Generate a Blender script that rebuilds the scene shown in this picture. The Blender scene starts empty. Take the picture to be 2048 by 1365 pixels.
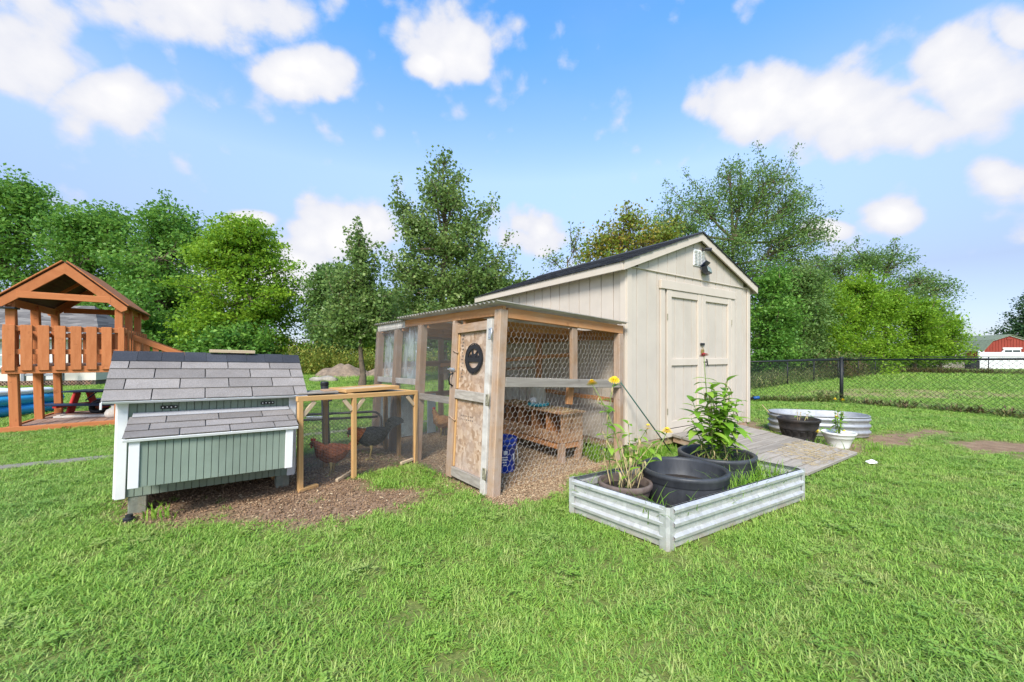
import bpy, bmesh, math, random
import numpy as np
from mathutils import Vector, Matrix, Euler
R = math.radians
rng = np.random.default_rng(7)
random.seed(7)
scene = bpy.context.scene
col = scene.collection

# ------------------------------------------------------------------ camera
cam_d = bpy.data.cameras.new('camera')
cam_d.sensor_width = 36.0
cam_d.lens = 36.0 * 790 / 2048
cam_d.shift_y = 27.5 / 2048
cam_d.clip_start = 0.05
cam_d.clip_end = 3000
cam = bpy.data.objects.new('camera', cam_d)
cam.location = (0, 0, 1.25)
cam.rotation_euler = (R(90), 0, 0)
col.objects.link(cam)
scene.camera = cam

# ------------------------------------------------------------------ light
SUN_EL, SUN_AZ = 43.0, 193.0            # azimuth clockwise from +Y
scene.view_settings.view_transform = 'Standard'
scene.view_settings.look = 'None'
scene.view_settings.gamma = 1.0
scene.view_settings.use_curve_mapping = False
scene.view_settings.exposure = 1.4
scene.render.engine = 'CYCLES'
scene.cycles.max_bounces = 8
scene.cycles.transparent_max_bounces = 16
scene.cycles.use_denoising = True
sun_d = bpy.data.lights.new('sun', 'SUN')
sun_d.energy = 2.1
sun_d.angle = R(18)
sun_d.color = (1.0, 0.93, 0.83)
sun = bpy.data.objects.new('sun', sun_d)
sdir = Vector((math.sin(R(SUN_AZ)) * math.cos(R(SUN_EL)), math.cos(R(SUN_AZ)) * math.cos(R(SUN_EL)), math.sin(R(SUN_EL))))
sun.rotation_euler = sdir.to_track_quat('Z', 'Y').to_euler()
sun.location = (0, -10, 20)
col.objects.link(sun)

world = bpy.data.worlds.new('World')
scene.world = world
world.use_nodes = True

def build_world():
    nt = world.node_tree
    nt.nodes.clear()
    N = nt.nodes.new
    L = nt.links.new
    out = N('ShaderNodeOutputWorld')
    bg = N('ShaderNodeBackground')
    bg.inputs['Strength'].default_value = 0.15
    L(bg.outputs[0], out.inputs[0])
    sky = N('ShaderNodeTexSky')
    sky.sky_type = 'NISHITA'
    sky.sun_disc = False
    sky.sun_elevation = R(SUN_EL)
    sky.sun_rotation = R(SUN_AZ)
    sky.air_density = 1.0
    sky.dust_density = 0.6
    sky.ozone_density = 2.0
    hs = N('ShaderNodeHueSaturation')
    hs.inputs['Saturation'].default_value = 1.0
    hs.inputs['Value'].default_value = 1.0
    L(sky.outputs[0], hs.inputs['Color'])
    tc = N('ShaderNodeTexCoord')
    D = tc.outputs['Generated']
    def math_(op, a, b=None, clamp=False):
        n = N('ShaderNodeMath'); n.operation = op; n.use_clamp = clamp
        for i, v in enumerate((a, b)):
            if v is None: continue
            if isinstance(v, (int, float)): n.inputs[i].default_value = v
            else: L(v, n.inputs[i])
        return n.outputs[0]
    def dot(v, vec):
        n = N('ShaderNodeVectorMath'); n.operation = 'DOT_PRODUCT'
        L(v, n.inputs[0]); n.inputs[1].default_value = vec
        return n.outputs['Value']
    def noise(scale, detail, rough, off=0.0):
        mp = N('ShaderNodeMapping'); mp.inputs['Location'].default_value = (off, off * .7, off * .3)
        mp.inputs['Scale'].default_value = (1, 1, 1.25)
        L(D, mp.inputs[0])
        n = N('ShaderNodeTexNoise'); n.inputs['Scale'].default_value = scale
        n.inputs['Detail'].default_value = detail; n.inputs['Roughness'].default_value = rough
        n.inputs['Distortion'].default_value = .25
        L(mp.outputs[0], n.inputs['Vector'])
        return n.outputs[0]
    n1 = noise(7.0, 9, .56, 3.1)
    n2 = noise(3.0, 5, .5, 9.7)
    n3 = noise(26.0, 6, .6, 1.7)
    def puffs(scale, off):
        mp = N('ShaderNodeMapping'); mp.inputs['Location'].default_value = (off, off * .7, off * .3); L(D, mp.inputs[0])
        wv = N('ShaderNodeTexNoise'); wv.inputs['Scale'].default_value = scale * .8; wv.inputs['Detail'].default_value = 3; L(mp.outputs[0], wv.inputs['Vector'])
        ad = N('ShaderNodeVectorMath'); ad.operation = 'MULTIPLY_ADD'; L(wv.outputs['Color'], ad.inputs[0]); ad.inputs[1].default_value = (.35 / scale,) * 3; L(mp.outputs[0], ad.inputs[2])
        v = N('ShaderNodeTexVoronoi'); v.feature = 'SMOOTH_F1'; v.inputs['Scale'].default_value = scale; v.inputs['Smoothness'].default_value = .35; L(ad.outputs[0], v.inputs['Vector'])
        return math_('SUBTRACT', .5, v.outputs['Distance'])
    v1 = puffs(11.0, 2.3); v2 = puffs(27.0, 5.1)
    # the cumulus in the sky: azimuth / elevation of the centre and half-sizes in radians
    def azel(px, py):
        v = Vector(((px - 1024) / 790, 1, (710 - py) / 790)).normalized()
        return v
    blobs = []
    for px, py, w, h in ((20, 100, 250, 150), (230, 200, 150, 75), (390, 30, 330, 100), (610, 150, 130, 70),
                         (925, 85, 140, 105), (860, 130, 60, 40),
                         (1500, 205, 150, 110), (1640, 230, 200, 115), (1950, 170, 150, 150), (2040, 60, 80, 60), (1830, 255, 150, 70),
                         (2010, 355, 120, 60), (1780, 430, 80, 45), (690, 470, 150, 85), (1060, 460, 110, 60), (600, 560, 200, 80),
                         (500, 440, 80, 25), (1650, 460, 60, 25)):
        v = azel(px, py)
        ex = (azel(px + 1, py) - azel(px - 1, py)) / 2 * w * 1.05; ey = (azel(px, py - 1) - azel(px, py + 1)) / 2 * h * 1.05
        g11, g12, g22 = ex.dot(ex), ex.dot(ey), ey.dot(ey); det = g11 * g22 - g12 * g12
        blobs.append((v, (ex * g22 - ey * g12) / det, (ey * g11 - ex * g12) / det, 1.0, 1.0))
    rr = random.Random(3)
    for i in range(22):                                   # the rest of the sky carries the same broken cumulus
        a = rr.uniform(70, 290); e = rr.uniform(8, 75)
        v = Vector((math.sin(R(a)) * math.cos(R(e)), math.cos(R(a)) * math.cos(R(e)), math.sin(R(e))))
        t = Vector((v.y, -v.x, 0)).normalized(); u = t.cross(v).normalized()
        s = rr.uniform(.08, .22)
        blobs.append((v, t, u, s * 1.3, s * .8))
    total = None
    for v, t, u, w, h in blobs:
        a = math_('MULTIPLY', dot(D, tuple(t)), 1 / w)
        b = math_('MULTIPLY', dot(D, tuple(u)), 1 / h)
        d2 = math_('ADD', math_('MULTIPLY', a, a), math_('MULTIPLY', b, b))
        f = math_('SUBTRACT', 1.0, math_('SQRT', d2))
        f = math_('MULTIPLY', f, math_('GREATER_THAN', dot(D, tuple(v)), 0.3))
        f = math_('MINIMUM', math_('MULTIPLY', math_('MAXIMUM', f, -1.6), 1.35), .95)
        total = f if total is None else math_('MAXIMUM', total, f)
    nn = math_('ADD', math_('ADD', math_('MULTIPLY', v1, .7), math_('MULTIPLY', v2, .45)), math_('ADD', math_('MULTIPLY', math_('SUBTRACT', n1, .5), 1.25), math_('MULTIPLY', math_('SUBTRACT', n3, .5), .55)))
    field = math_('ADD', total, nn)
    mr = N('ShaderNodeMapRange'); mr.interpolation_type = 'SMOOTHSTEP'
    mr.inputs['From Min'].default_value = .12; mr.inputs['From Max'].default_value = .66
    L(field, mr.inputs['Value'])
    mask = mr.outputs[0]
    # thin veil
    veil = N('ShaderNodeMapRange'); veil.interpolation_type = 'SMOOTHSTEP'
    veil.inputs['From Min'].default_value = .42; veil.inputs['From Max'].default_value = .85
    veil.inputs['To Max'].default_value = .07
    L(n2, veil.inputs['Value'])
    m2 = math_('MAXIMUM', mask, veil.outputs[0])
    # air near the horizon is paler
    sep = N('ShaderNodeSeparateXYZ'); L(D, sep.inputs[0])
    cr = N('ShaderNodeMix'); cr.data_type = 'RGBA'
    cr.inputs[6].default_value = (2.0, 2.06, 2.32, 1)
    cr.inputs[7].default_value = (2.56, 2.54, 2.56, 1)
    sh = N('ShaderNodeMapRange'); sh.inputs['From Min'].default_value = .4; sh.inputs['From Max'].default_value = 1.25
    L(field, sh.inputs['Value']); L(sh.outputs[0], cr.inputs[0])
    mx = N('ShaderNodeMix'); mx.data_type = 'RGBA'
    tintn = N('ShaderNodeMix'); tintn.data_type = 'RGBA'; tintn.blend_type = 'MULTIPLY'; tintn.inputs[0].default_value = 1
    er = N('ShaderNodeValToRGB'); els = er.color_ramp.elements
    while len(els) < 5: els.new(.5)
    for el, (p, c) in zip(els, ((0, (.30, .33, .46)), (.16, (.43, .37, .39)), (.40, (.98, .88, .82)), (.62, (.50, .84, 1.02)), (1, (.40, .80, 1.0)))):
        el.position = p; el.color = (*c, 1)
    L(sep.outputs[2], er.inputs[0]); L(er.outputs[0], tintn.inputs[7])
    L(hs.outputs[0], tintn.inputs[6])
    L(m2, mx.inputs[0]); L(tintn.outputs[2], mx.inputs[6]); L(cr.outputs[2], mx.inputs[7])
    L(mx.outputs[2], bg.inputs['Color'])
build_world()
world.cycles.sampling_method = 'MANUAL'
world.cycles.sample_map_resolution = 512

# ------------------------------------------------------------------ helpers
def tag(o, label=None, cat=None, group=None, kind=None):
    if label: o['label'] = label
    if cat: o['category'] = cat
    if group: o['group'] = group
    if kind: o['kind'] = kind
    return o

def thing(name, label, cat, loc=(0, 0, 0), yaw=0.0, group=None, roll=0.0, pitch=0.0):
    o = bpy.data.objects.new(name, None)
    o.empty_display_size = .1
    col.objects.link(o)
    o.location = loc
    o.rotation_euler = (pitch, roll, yaw)
    return tag(o, label, cat, group)

def W2L(t, p):
    m = Matrix.Translation(t.location) @ t.rotation_euler.to_matrix().to_4x4()
    return m.inverted() @ Vector(p)

def add(name, me, m=None, parent=None, mtx=None, kind=None, smooth=False):
    if m is not None and not me.materials: me.materials.append(m)
    if smooth: me.polygons.foreach_set('use_smooth', [True] * len(me.polygons))
    o = bpy.data.objects.new(name, me)
    col.objects.link(o)
    if parent is not None: o.parent = parent
    if mtx is not None: o.matrix_basis = mtx
    if kind: o['kind'] = kind
    return o

def np_mesh(name, V, F, tint=None):
    V = np.asarray(V, np.float32); F = np.asarray(F, np.int32)
    me = bpy.data.meshes.new(name)
    me.vertices.add(len(V)); me.vertices.foreach_set('co', V.ravel())
    me.loops.add(F.size); me.loops.foreach_set('vertex_index', F.ravel())
    me.polygons.add(len(F)); me.polygons.foreach_set('loop_start', np.arange(len(F), dtype=np.int32) * F.shape[1])
    if tint is not None:
        a = me.attributes.new('tint', 'FLOAT', 'FACE'); a.data.foreach_set('value', np.asarray(tint, np.float32))
    me.update(calc_edges=True)
    return me

def py_mesh(name, V, F):
    me = bpy.data.meshes.new(name)
    me.from_pydata([tuple(v) for v in V], [], F)
    me.update()
    return me

class MB:
    """collects shapes into one mesh"""
    def __init__(s): s.V = []; s.F = []
    def poly(s, vs, fs):
        n = len(s.V); s.V += [tuple(v) for v in vs]; s.F += [tuple(i + n for i in f) for f in fs]; return s
    def box(s, c, d, m=None):
        x, y, z = (k / 2 for k in d); c = Vector(c)
        vs = [Vector((a * x, b * y, e * z)) for a in (-1, 1) for b in (-1, 1) for e in (-1, 1)]
        vs = [(m @ v if m is not None else v) + c for v in vs]
        return s.poly(vs, [(0, 1, 3, 2), (4, 6, 7, 5), (0, 4, 5, 1), (2, 3, 7, 6), (0, 2, 6, 4), (1, 5, 7, 3)])
    def lathe(s, prof, n=24, c=(0, 0, 0), sx=1, sy=1, close=False):
        vs = []
        for r, z in prof:
            for i in range(n):
                a = 2 * math.pi * i / n
                vs.append((c[0] + r * math.cos(a) * sx, c[1] + r * math.sin(a) * sy, c[2] + z))
        fs = []
        for k in range(len(prof) - 1):
            for i in range(n):
                j = (i + 1) % n
                fs.append((k * n + i, k * n + j, (k + 1) * n + j, (k + 1) * n + i))
        if close:
            fs.append(tuple(range(n))[::-1]); m = (len(prof) - 1) * n; fs.append(tuple(range(m, m + n)))
        return s.poly(vs, fs)
    def tube(s, pts, rs, n=8, caps=True):
        pts = [Vector(p) for p in pts]
        if isinstance(rs, (int, float)): rs = [rs] * len(pts)
        vs = []; ref = Vector((0, 0, 1))
        for i, p in enumerate(pts):
            d = (pts[min(i + 1, len(pts) - 1)] - pts[max(i - 1, 0)]).normalized()
            r = ref if abs(d.dot(ref)) < .95 else Vector((1, 0, 0))
            a = d.cross(r).normalized(); b = d.cross(a).normalized()
            for k in range(n):
                t = 2 * math.pi * k / n
                vs.append(p + (a * math.cos(t) + b * math.sin(t)) * rs[i])
        fs = []
        for i in range(len(pts) - 1):
            for k in range(n):
                j = (k + 1) % n
                fs.append((i * n + k, i * n + j, (i + 1) * n + j, (i + 1) * n + k))
        if caps:
            fs.append(tuple(range(n))[::-1]); m = (len(pts) - 1) * n; fs.append(tuple(range(m, m + n)))
        return s.poly(vs, fs)
    def prism(s, outline, y0, y1):
        """outline in (x, z), extruded from y0 to y1"""
        n = len(outline)
        vs = [(x, y0, z) for x, z in outline] + [(x, y1, z) for x, z in outline]
        fs = [tuple(range(n)), tuple(range(2 * n - 1, n - 1, -1))]
        for i in range(n):
            j = (i + 1) % n
            fs.append((j, i, i + n, j + n))
        return s.poly(vs, fs)
    def mesh(s, name): return py_mesh(name, s.V, s.F)
    def build(s, name, m, parent=None, mtx=None, smooth=False, kind=None):
        return add(name, s.mesh(name), m, parent, mtx, kind, smooth)

def tubes_np(A, B, r0, r1=None, n=3):
    A = np.asarray(A, float); B = np.asarray(B, float)
    r0 = np.broadcast_to(np.asarray(r0, float), (len(A),)); r1 = r0 if r1 is None else np.broadcast_to(np.asarray(r1, float), (len(A),))
    d = B - A; d /= np.maximum(np.linalg.norm(d, axis=1, keepdims=True), 1e-9)
    ref = np.where(np.abs(d[:, 2:3]) < .9, np.array([[0, 0, 1.]]), np.array([[1., 0, 0]]))
    a = np.cross(d, ref); a /= np.linalg.norm(a, axis=1, keepdims=True); b = np.cross(d, a)
    V = np.zeros((len(A), 2, n, 3))
    for k in range(n):
        t = 2 * math.pi * k / n
        o = a * math.cos(t) + b * math.sin(t)
        V[:, 0, k] = A + o * r0[:, None]; V[:, 1, k] = B + o * r1[:, None]
    base = (np.arange(len(A)) * 2 * n)[:, None]
    F = []
    for k in range(n):
        j = (k + 1) % n
        F.append(np.concatenate([base + k, base + j, base + n + j, base + n + k], 1))
    F = np.stack(F, 1).reshape(-1, 4)
    return V.reshape(-1, 3), F

_cache = {}
def cbox(L, w, h, bev, m):
    """chamfered box, length along X, shared between alike pieces"""
    key = (round(L, 4), round(w, 4), round(h, 4), round(bev, 4), m.name)
    if key in _cache: return _cache[key]
    S = (L / 2, w / 2, h / 2); bev = min(bev, min(S) * .4)
    V = []; idx = {}
    for sx in (-1, 1):
        for sy in (-1, 1):
            for sz in (-1, 1):
                sg = (sx, sy, sz)
                for ax in range(3):
                    v = [sg[k] * (S[k] - (0 if k == ax else bev)) for k in range(3)]
                    idx[(sx, sy, sz, ax)] = len(V); V.append(v)
    F = []
    for ax in range(3):
        o = [k for k in range(3) if k != ax]
        for s in (-1, 1):
            q = []
            for a, b in ((-1, -1), (1, -1), (1, 1), (-1, 1)):
                sg = [0, 0, 0]; sg[ax] = s; sg[o[0]] = a; sg[o[1]] = b
                q.append(idx[(*sg, ax)])
            F.append(tuple(q))
        for a in (-1, 1):
            for b in (-1, 1):
                q = []
                for t, face in ((-1, o[0]), (1, o[0]), (1, o[1]), (-1, o[1])):
                    sg = [0, 0, 0]; sg[ax] = t; sg[o[0]] = a; sg[o[1]] = b
                    q.append(idx[(*sg, face)])
                F.append(tuple(q))
    for sx in (-1, 1):
        for sy in (-1, 1):
            for sz in (-1, 1):
                F.append(tuple(idx[(sx, sy, sz, k)] for k in range(3)))
    bm = bmesh.new()
    vs = [bm.verts.new(v) for v in V]
    for f in F: bm.faces.new([vs[i] for i in f])
    bmesh.ops.recalc_face_normals(bm, faces=bm.faces)
    me = bpy.data.meshes.new('board'); bm.to_mesh(me); bm.free()
    me.materials.append(m)
    _cache[key] = me
    return me

def frame_mtx(a, b, up=(0, 0, 1)):
    a = Vector(a); b = Vector(b); x = (b - a).normalized(); u = Vector(up)
    z = (u - x * u.dot(x))
    if z.length < 1e-4: z = Vector((0, 1, 0)) - x * x.y
    z.normalize(); y = z.cross(x)
    c = (a + b) / 2
    return Matrix(((x.x, y.x, z.x, c.x), (x.y, y.y, z.y, c.y), (x.z, y.z, z.z, c.z), (0, 0, 0, 1)))

def board(parent, name, m, a, b, w, h, up=(0, 0, 1), bev=.003):
    """a straight piece of timber from a to b: h along 'up', w across"""
    L = (Vector(b) - Vector(a)).length
    return add(name, cbox(L, w, h, bev, m), None, parent, frame_mtx(a, b, up))

def slab(parent, name, m, c, d, bev=.003, rot=None):
    mt = Matrix.Translation(c)
    if rot is not None: mt = mt @ Euler(rot).to_matrix().to_4x4()
    return add(name, cbox(d[0], d[1], d[2], bev, m), None, parent, mt)

def rod(parent, name, m, pts, r, n=8):
    return MB().tube(pts, r, n).build(name, m, parent, smooth=True)

def loft(path, w, h, n=14):
    """closed body of elliptical rings along a path in the XZ plane (y is sideways)"""
    P = [Vector((p[0], p[2] if len(p) > 2 else 0, p[1])) for p in path]
    V = []
    for i, p in enumerate(P):
        d = (P[min(i + 1, len(P) - 1)] - P[max(i - 1, 0)]).normalized()
        side = Vector((0, 1, 0)); upv = d.cross(side).normalized() * -1
        for k in range(n):
            t = 2 * math.pi * k / n
            V.append(p + side * math.cos(t) * w[i] + upv * math.sin(t) * h[i])
    F = []
    for i in range(len(P) - 1):
        for k in range(n):
            j = (k + 1) % n
            F.append((i * n + k, i * n + j, (i + 1) * n + j, (i + 1) * n + k))
    F.append(tuple(range(n))[::-1]); m = (len(P) - 1) * n; F.append(tuple(range(m, m + n)))
    return V, F

# ------------------------------------------------------------------ materials
class NT:
    def __init__(s, name):
        s.m = bpy.data.materials.new(name); s.m.use_nodes = True
        s.t = s.m.node_tree; s.b = s.t.nodes['Principled BSDF']; s.out = s.t.nodes['Material Output']
    def N(s, ty, **kw):
        n = s.t.nodes.new('ShaderNode' + ty)
        for k, v in kw.items(): setattr(n, k, v)
        return n
    def L(s, a, b): s.t.links.new(a, b)
    def coord(s, kind='Object', scale=(1, 1, 1)):
        tc = s.N('TexCoord'); mp = s.N('Mapping'); mp.inputs['Scale'].default_value = scale
        src = tc.outputs[kind] if kind != 'World' else s.N('NewGeometry').outputs['Position']
        s.L(src, mp.inputs[0]); return mp.outputs[0]
    def noise(s, v, scale, detail=5, rough=.55, dist=0.0):
        n = s.N('TexNoise'); n.inputs['Scale'].default_value = scale; n.inputs['Detail'].default_value = detail
        n.inputs['Roughness'].default_value = rough; n.inputs['Distortion'].default_value = dist
        s.L(v, n.inputs['Vector']); return n.outputs['Fac']
    def ramp(s, f, stops):
        r = s.N('ValToRGB'); e = r.color_ramp.elements
        while len(e) < len(stops): e.new(.5)
        for el, (p, c) in zip(e, stops): el.position = p; el.color = (*c, 1)
        s.L(f, r.inputs[0]); return r.outputs[0]
    def mix(s, f, a, b, mode='MIX'):
        n = s.N('Mix', data_type='RGBA', blend_type=mode)
        for i, v in ((0, f), (6, a), (7, b)):
            if isinstance(v, (int, float)): n.inputs[i].default_value = v
            elif isinstance(v, tuple): n.inputs[i].default_value = (*v, 1)
            else: s.L(v, n.inputs[i])
        return n.outputs[2]
    def mth(s, op, a, b=0.0, clamp=False):
        n = s.N('Math', operation=op, use_clamp=clamp)
        for i, v in enumerate((a, b)):
            if isinstance(v, (int, float)): n.inputs[i].default_value = v
            else: s.L(v, n.inputs[i])
        return n.outputs[0]
    def rng(s, v, a, b, c=0.0, d=1.0):
        n = s.N('MapRange'); 
        for k, x in zip(('From Min', 'From Max', 'To Min', 'To Max'), (a, b, c, d)): n.inputs[k].default_value = x
        s.L(v, n.inputs['Value']); return n.outputs[0]
    def rand(s, colr, amt):
        oi = s.N('ObjectInfo'); h = s.N('HueSaturation')
        s.L(s.rng(oi.outputs['Random'], 0, 1, 1 - amt, 1 + amt), h.inputs['Value'])
        s.L(colr, h.inputs['Color']); return h.outputs[0]
    def bump(s, hgt, strength=.3, dist=.01):
        b = s.N('Bump'); b.inputs['Strength'].default_value = strength; b.inputs['Distance'].default_value = dist
        s.L(hgt, b.inputs['Height']); s.L(b.outputs[0], s.b.inputs['Normal'])
    def fin(s, colr, rough=.7, metal=0.0, spec=.35):
        if isinstance(colr, tuple): s.b.inputs['Base Color'].default_value = (*colr, 1)
        else: s.L(colr, s.b.inputs['Base Color'])
        if isinstance(rough, (int, float)): s.b.inputs['Roughness'].default_value = rough
        else: s.L(rough, s.b.inputs['Roughness'])
        s.b.inputs['Metallic'].default_value = metal
        s.b.inputs['Specular IOR Level'].default_value = spec
        return s.m

def sc(c, k): return tuple(x * k for x in c)

def splash(t, cc):
    g = t.N('NewGeometry'); z = t.N('SeparateXYZ'); t.L(g.outputs['Position'], z.inputs[0])
    n = t.noise(t.coord('World'), 5, 8, .7)
    k = t.mth('MULTIPLY', t.rng(n, .38, .68), t.rng(z.outputs[2], .14, .52, .75, 0))
    return t.mix(k, cc, (.34, .25, .17))

def plain(name, c, rough=.6, metal=0.0, var=.12, scale=6.0, coord='Object', rnd=0.0, bump=0.0, spec=.35, dirt=None, mud=False):
    t = NT(name); v = t.coord(coord)
    f = t.noise(v, scale, 6, .6)
    cc = t.ramp(f, [(.3, sc(c, 1 - var)), (.7, sc(c, 1 + var))])
    if dirt:
        g = t.noise(t.coord(coord, (1, 1, .35)), scale * .7, 8, .7)
        cc = t.mix(t.rng(g, .52, .72, 0, dirt[1]), cc, dirt[0])
    if mud: cc = splash(t, cc)
    if rnd: cc = t.rand(cc, rnd)
    if bump: t.bump(t.noise(v, scale * 8, 4), bump)
    return t.fin(cc, t.rng(f, .3, .7, max(rough - .08, .05), min(rough + .08, 1)), metal, spec)

def wood(name, light, dark, rnd=.12, scale=3.0, grey=None, gfac=.6, rough=.8):
    t = NT(name); g = t.coord('Generated')
    f = t.noise(g, scale, 9, .66, .6)
    cc = t.ramp(f, [(.28, dark), (.5, tuple((a + b) / 2 for a, b in zip(light, dark))), (.68, light)])
    if grey:
        o = t.noise(t.coord('World'), 3.5, 6, .65)
        cc = t.mix(t.rng(o, .4, .62, 0, gfac), cc, grey)
    k = t.noise(t.coord('World'), 9.0, 3, .5)                         # small knots and stains
    cc = t.mix(t.rng(k, .66, .74, 0, .55), cc, sc(dark, .55))
    cc = t.rand(cc, rnd)
    t.bump(f, .35, .004)
    return t.fin(cc, rough, 0, .25)

def leafmat(name, cols, trans=.35, rough=.5, hue=.0):
    t = NT(name)
    a = t.N('Attribute', attribute_name='tint')
    cc = t.ramp(a.outputs['Fac'], [(i / (len(cols) - 1), c) for i, c in enumerate(cols)])
    t.fin(cc, rough, 0, .3)
    tr = t.N('BsdfTranslucent'); t.L(t.mix(.5, cc, sc(cols[-1], 1.3)), tr.inputs['Color'])
    ms = t.N('MixShader'); ms.inputs[0].default_value = trans
    t.L(t.b.outputs[0], ms.inputs[1]); t.L(tr.outputs[0], ms.inputs[2]); t.L(ms.outputs[0], t.out.inputs[0])
    return t.m

MAT = {}
MAT['cream'] = plain('cream_paint', (.53, .47, .40), .75, var=.05, scale=3, rnd=.025, spec=.2, coord='World', dirt=((.44, .36, .28), .35), mud=True)
MAT['cream_trim'] = plain('cream_trim_paint', (.57, .50, .42), .7, var=.04, scale=3, rnd=.02, spec=.2, coord='World', dirt=((.42, .35, .27), .3))
MAT['groove'] = plain('siding_backing', (.13, .105, .085), .85)  # dark tone puts groove shade between the sunlit siding boards into the colour
MAT['old_cedar'] = wood('weathered_lumber', (.45, .295, .185), (.26, .16, .095), grey=(.42, .36, .32), gfac=.5)
MAT['grey_wood'] = wood('grey_weathered_plank', (.40, .36, .31), (.22, .19, .16), rnd=.16)
MAT['orange_wood'] = wood('sheltered_lumber', (.56, .27, .11), (.34, .14, .055), grey=(.40, .30, .2), gfac=.25)
MAT['pine'] = wood('honey_pine', (.60, .38, .17), (.44, .24, .09), rnd=.08)
MAT['pale_pine'] = wood('pale_pine', (.58, .47, .33), (.46, .34, .22), rnd=.08)
MAT['redwood'] = wood('orange_stain', (.55, .205, .08), (.42, .135, .045), rnd=.07)
MAT['redwood_shaded'] = wood('shaded_underside_board', (.10, .045, .025), (.05, .025, .015), rnd=.1)  # the orange stain darkened: shade under the tower roof put into the colour
MAT['deck'] = wood('weathered_red_deck', (.36, .21, .14), (.25, .13, .09), grey=(.33, .28, .25), gfac=.5)
MAT['white_stile'] = plain('chalky_white_wood', (.50, .47, .43), .85, var=.18, scale=9, dirt=((.30, .22, .15), .6))
MAT['white_paint'] = plain('white_trim_paint', (.74, .735, .74), .6, var=.04, scale=5, dirt=((.5, .5, .47), .3))
MAT['sage'] = plain('sage_paint', (.215, .265, .215), .65, var=.10, scale=4, rnd=.04, coord='World', dirt=((.16, .19, .15), .5))
MAT['white_plastic'] = plain('white_plastic', (.78, .78, .76), .45, var=.04)
MAT['vinyl'] = plain('white_vinyl', (.75, .75, .76), .4, var=.03, scale=1)
MAT['black_metal'] = plain('black_metal', (.018, .018, .02), .45, var=.2, scale=12)
MAT['black_plastic'] = plain('black_plastic', (.02, .021, .024), .4, var=.2, scale=12)
MAT['fence_black'] = plain('black_vinyl_coat', (.014, .016, .017), .5, var=.2, scale=10)
MAT['zinc'] = plain('zinc_plate', (.60, .61, .62), .4, .75, var=.15, scale=30)
MAT['rusty'] = plain('dull_hinge', (.36, .33, .24), .6, .5, var=.25, scale=40)
MAT['wire'] = plain('galvanised_wire', (.62, .60, .56), .5, .35, var=.1)
MAT['cloth_wire'] = plain('grey_hardware_cloth', (.20, .20, .20), .5, .35, var=.1)
MAT['teal'] = plain('teal_plastic', (.06, .42, .48), .45, var=.1)
MAT['blue_bucket'] = plain('blue_plastic', (.012, .05, .36), .4, var=.1)
MAT['concrete'] = plain('concrete', (.22, .20, .16), .9, var=.16, scale=14, bump=.3, dirt=((.22, .2, .15), .5))
MAT['block'] = plain('mossy_block', (.20, .21, .17), .9, var=.25, scale=18, bump=.4, dirt=((.30, .24, .14), .5))
MAT['pale_blue'] = plain('pale_blue_sheet', (.33, .42, .46), .6, var=.12, scale=4)
MAT['yellow'] = plain('yellow_petal', (.85, .60, .012), .6, var=.15, scale=40)
MAT['red_petal'] = plain('red_petal', (.62, .03, .06), .6, var=.15, scale=40)
MAT['barn_red'] = plain('barn_red', (.26, .045, .03), .8, var=.22, scale=2)
MAT['brick'] = plain('far_brick', (.26, .12, .08), .85, var=.2, scale=3)
MAT['grey_roof'] = plain('grey_roof', (.20, .19, .19), .9, var=.25, scale=5)
MAT['green_roof'] = plain('green_grey_roof', (.16, .19, .13), .9, var=.25, scale=5)
MAT['house_cream'] = plain('house_cream', (.62, .58, .52), .8, var=.05, scale=2)
MAT['grey_paint'] = plain('grey_paint', (.22, .23, .25), .7, var=.1)
MAT['glass_dark'] = plain('window_glass', (.03, .045, .05), .08, var=.2, spec=.6)
MAT['glass_pale'] = plain('curtained_glass', (.30, .38, .38), .12, var=.2, spec=.6)
MAT['navy'] = plain('navy_plastic', (.012, .022, .06), .45, var=.15)
MAT['red_plastic'] = plain('red_plastic', (.45, .025, .02), .4, var=.1)
MAT['pool_blue'] = plain('pool_blue_vinyl', (.03, .36, .72), .25, var=.16, scale=2, spec=.5)
MAT['pool_dark'] = plain('pool_deep_blue_vinyl', (.02, .30, .68), .25, var=.16, scale=2, spec=.5)
MAT['pool_white'] = plain('pool_white_vinyl', (.74, .80, .82), .3, var=.06, scale=2, spec=.5)
MAT['soil'] = plain('potting_soil', (.035, .026, .02), .95, var=.5, scale=40, bump=.8)
MAT['stone'] = plain('field_stone', (.30, .275, .235), .9, var=.3, scale=5, bump=.5)
MAT['brown_pot'] = plain('brown_ribbed_pot', (.13, .095, .08), .7, var=.25, scale=9, dirt=((.25, .21, .18), .5))
MAT['barrel'] = plain('barrel_resin', (.022, .019, .018), .6, var=.5, scale=10, dirt=((.07, .045, .03), .4))
MAT['bark'] = plain('bark', (.14, .105, .075), .95, var=.35, scale=6, coord='World', bump=.6)
MAT['stem_green'] = plain('green_stem', (.22, .30, .08), .6, var=.2, scale=20)
MAT['stem_dry'] = plain('dry_stem', (.48, .38, .20), .8, var=.2, scale=20)
MAT['stake_green'] = plain('green_stake', (.01, .07, .05), .4)
MAT['hose'] = plain('black_hose', (.012, .012, .014), .4)
MAT['hose_blue'] = plain('blue_hose_end', (.02, .10, .30), .4)
MAT['brass'] = plain('brass', (.45, .33, .12), .4, .8)

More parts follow.
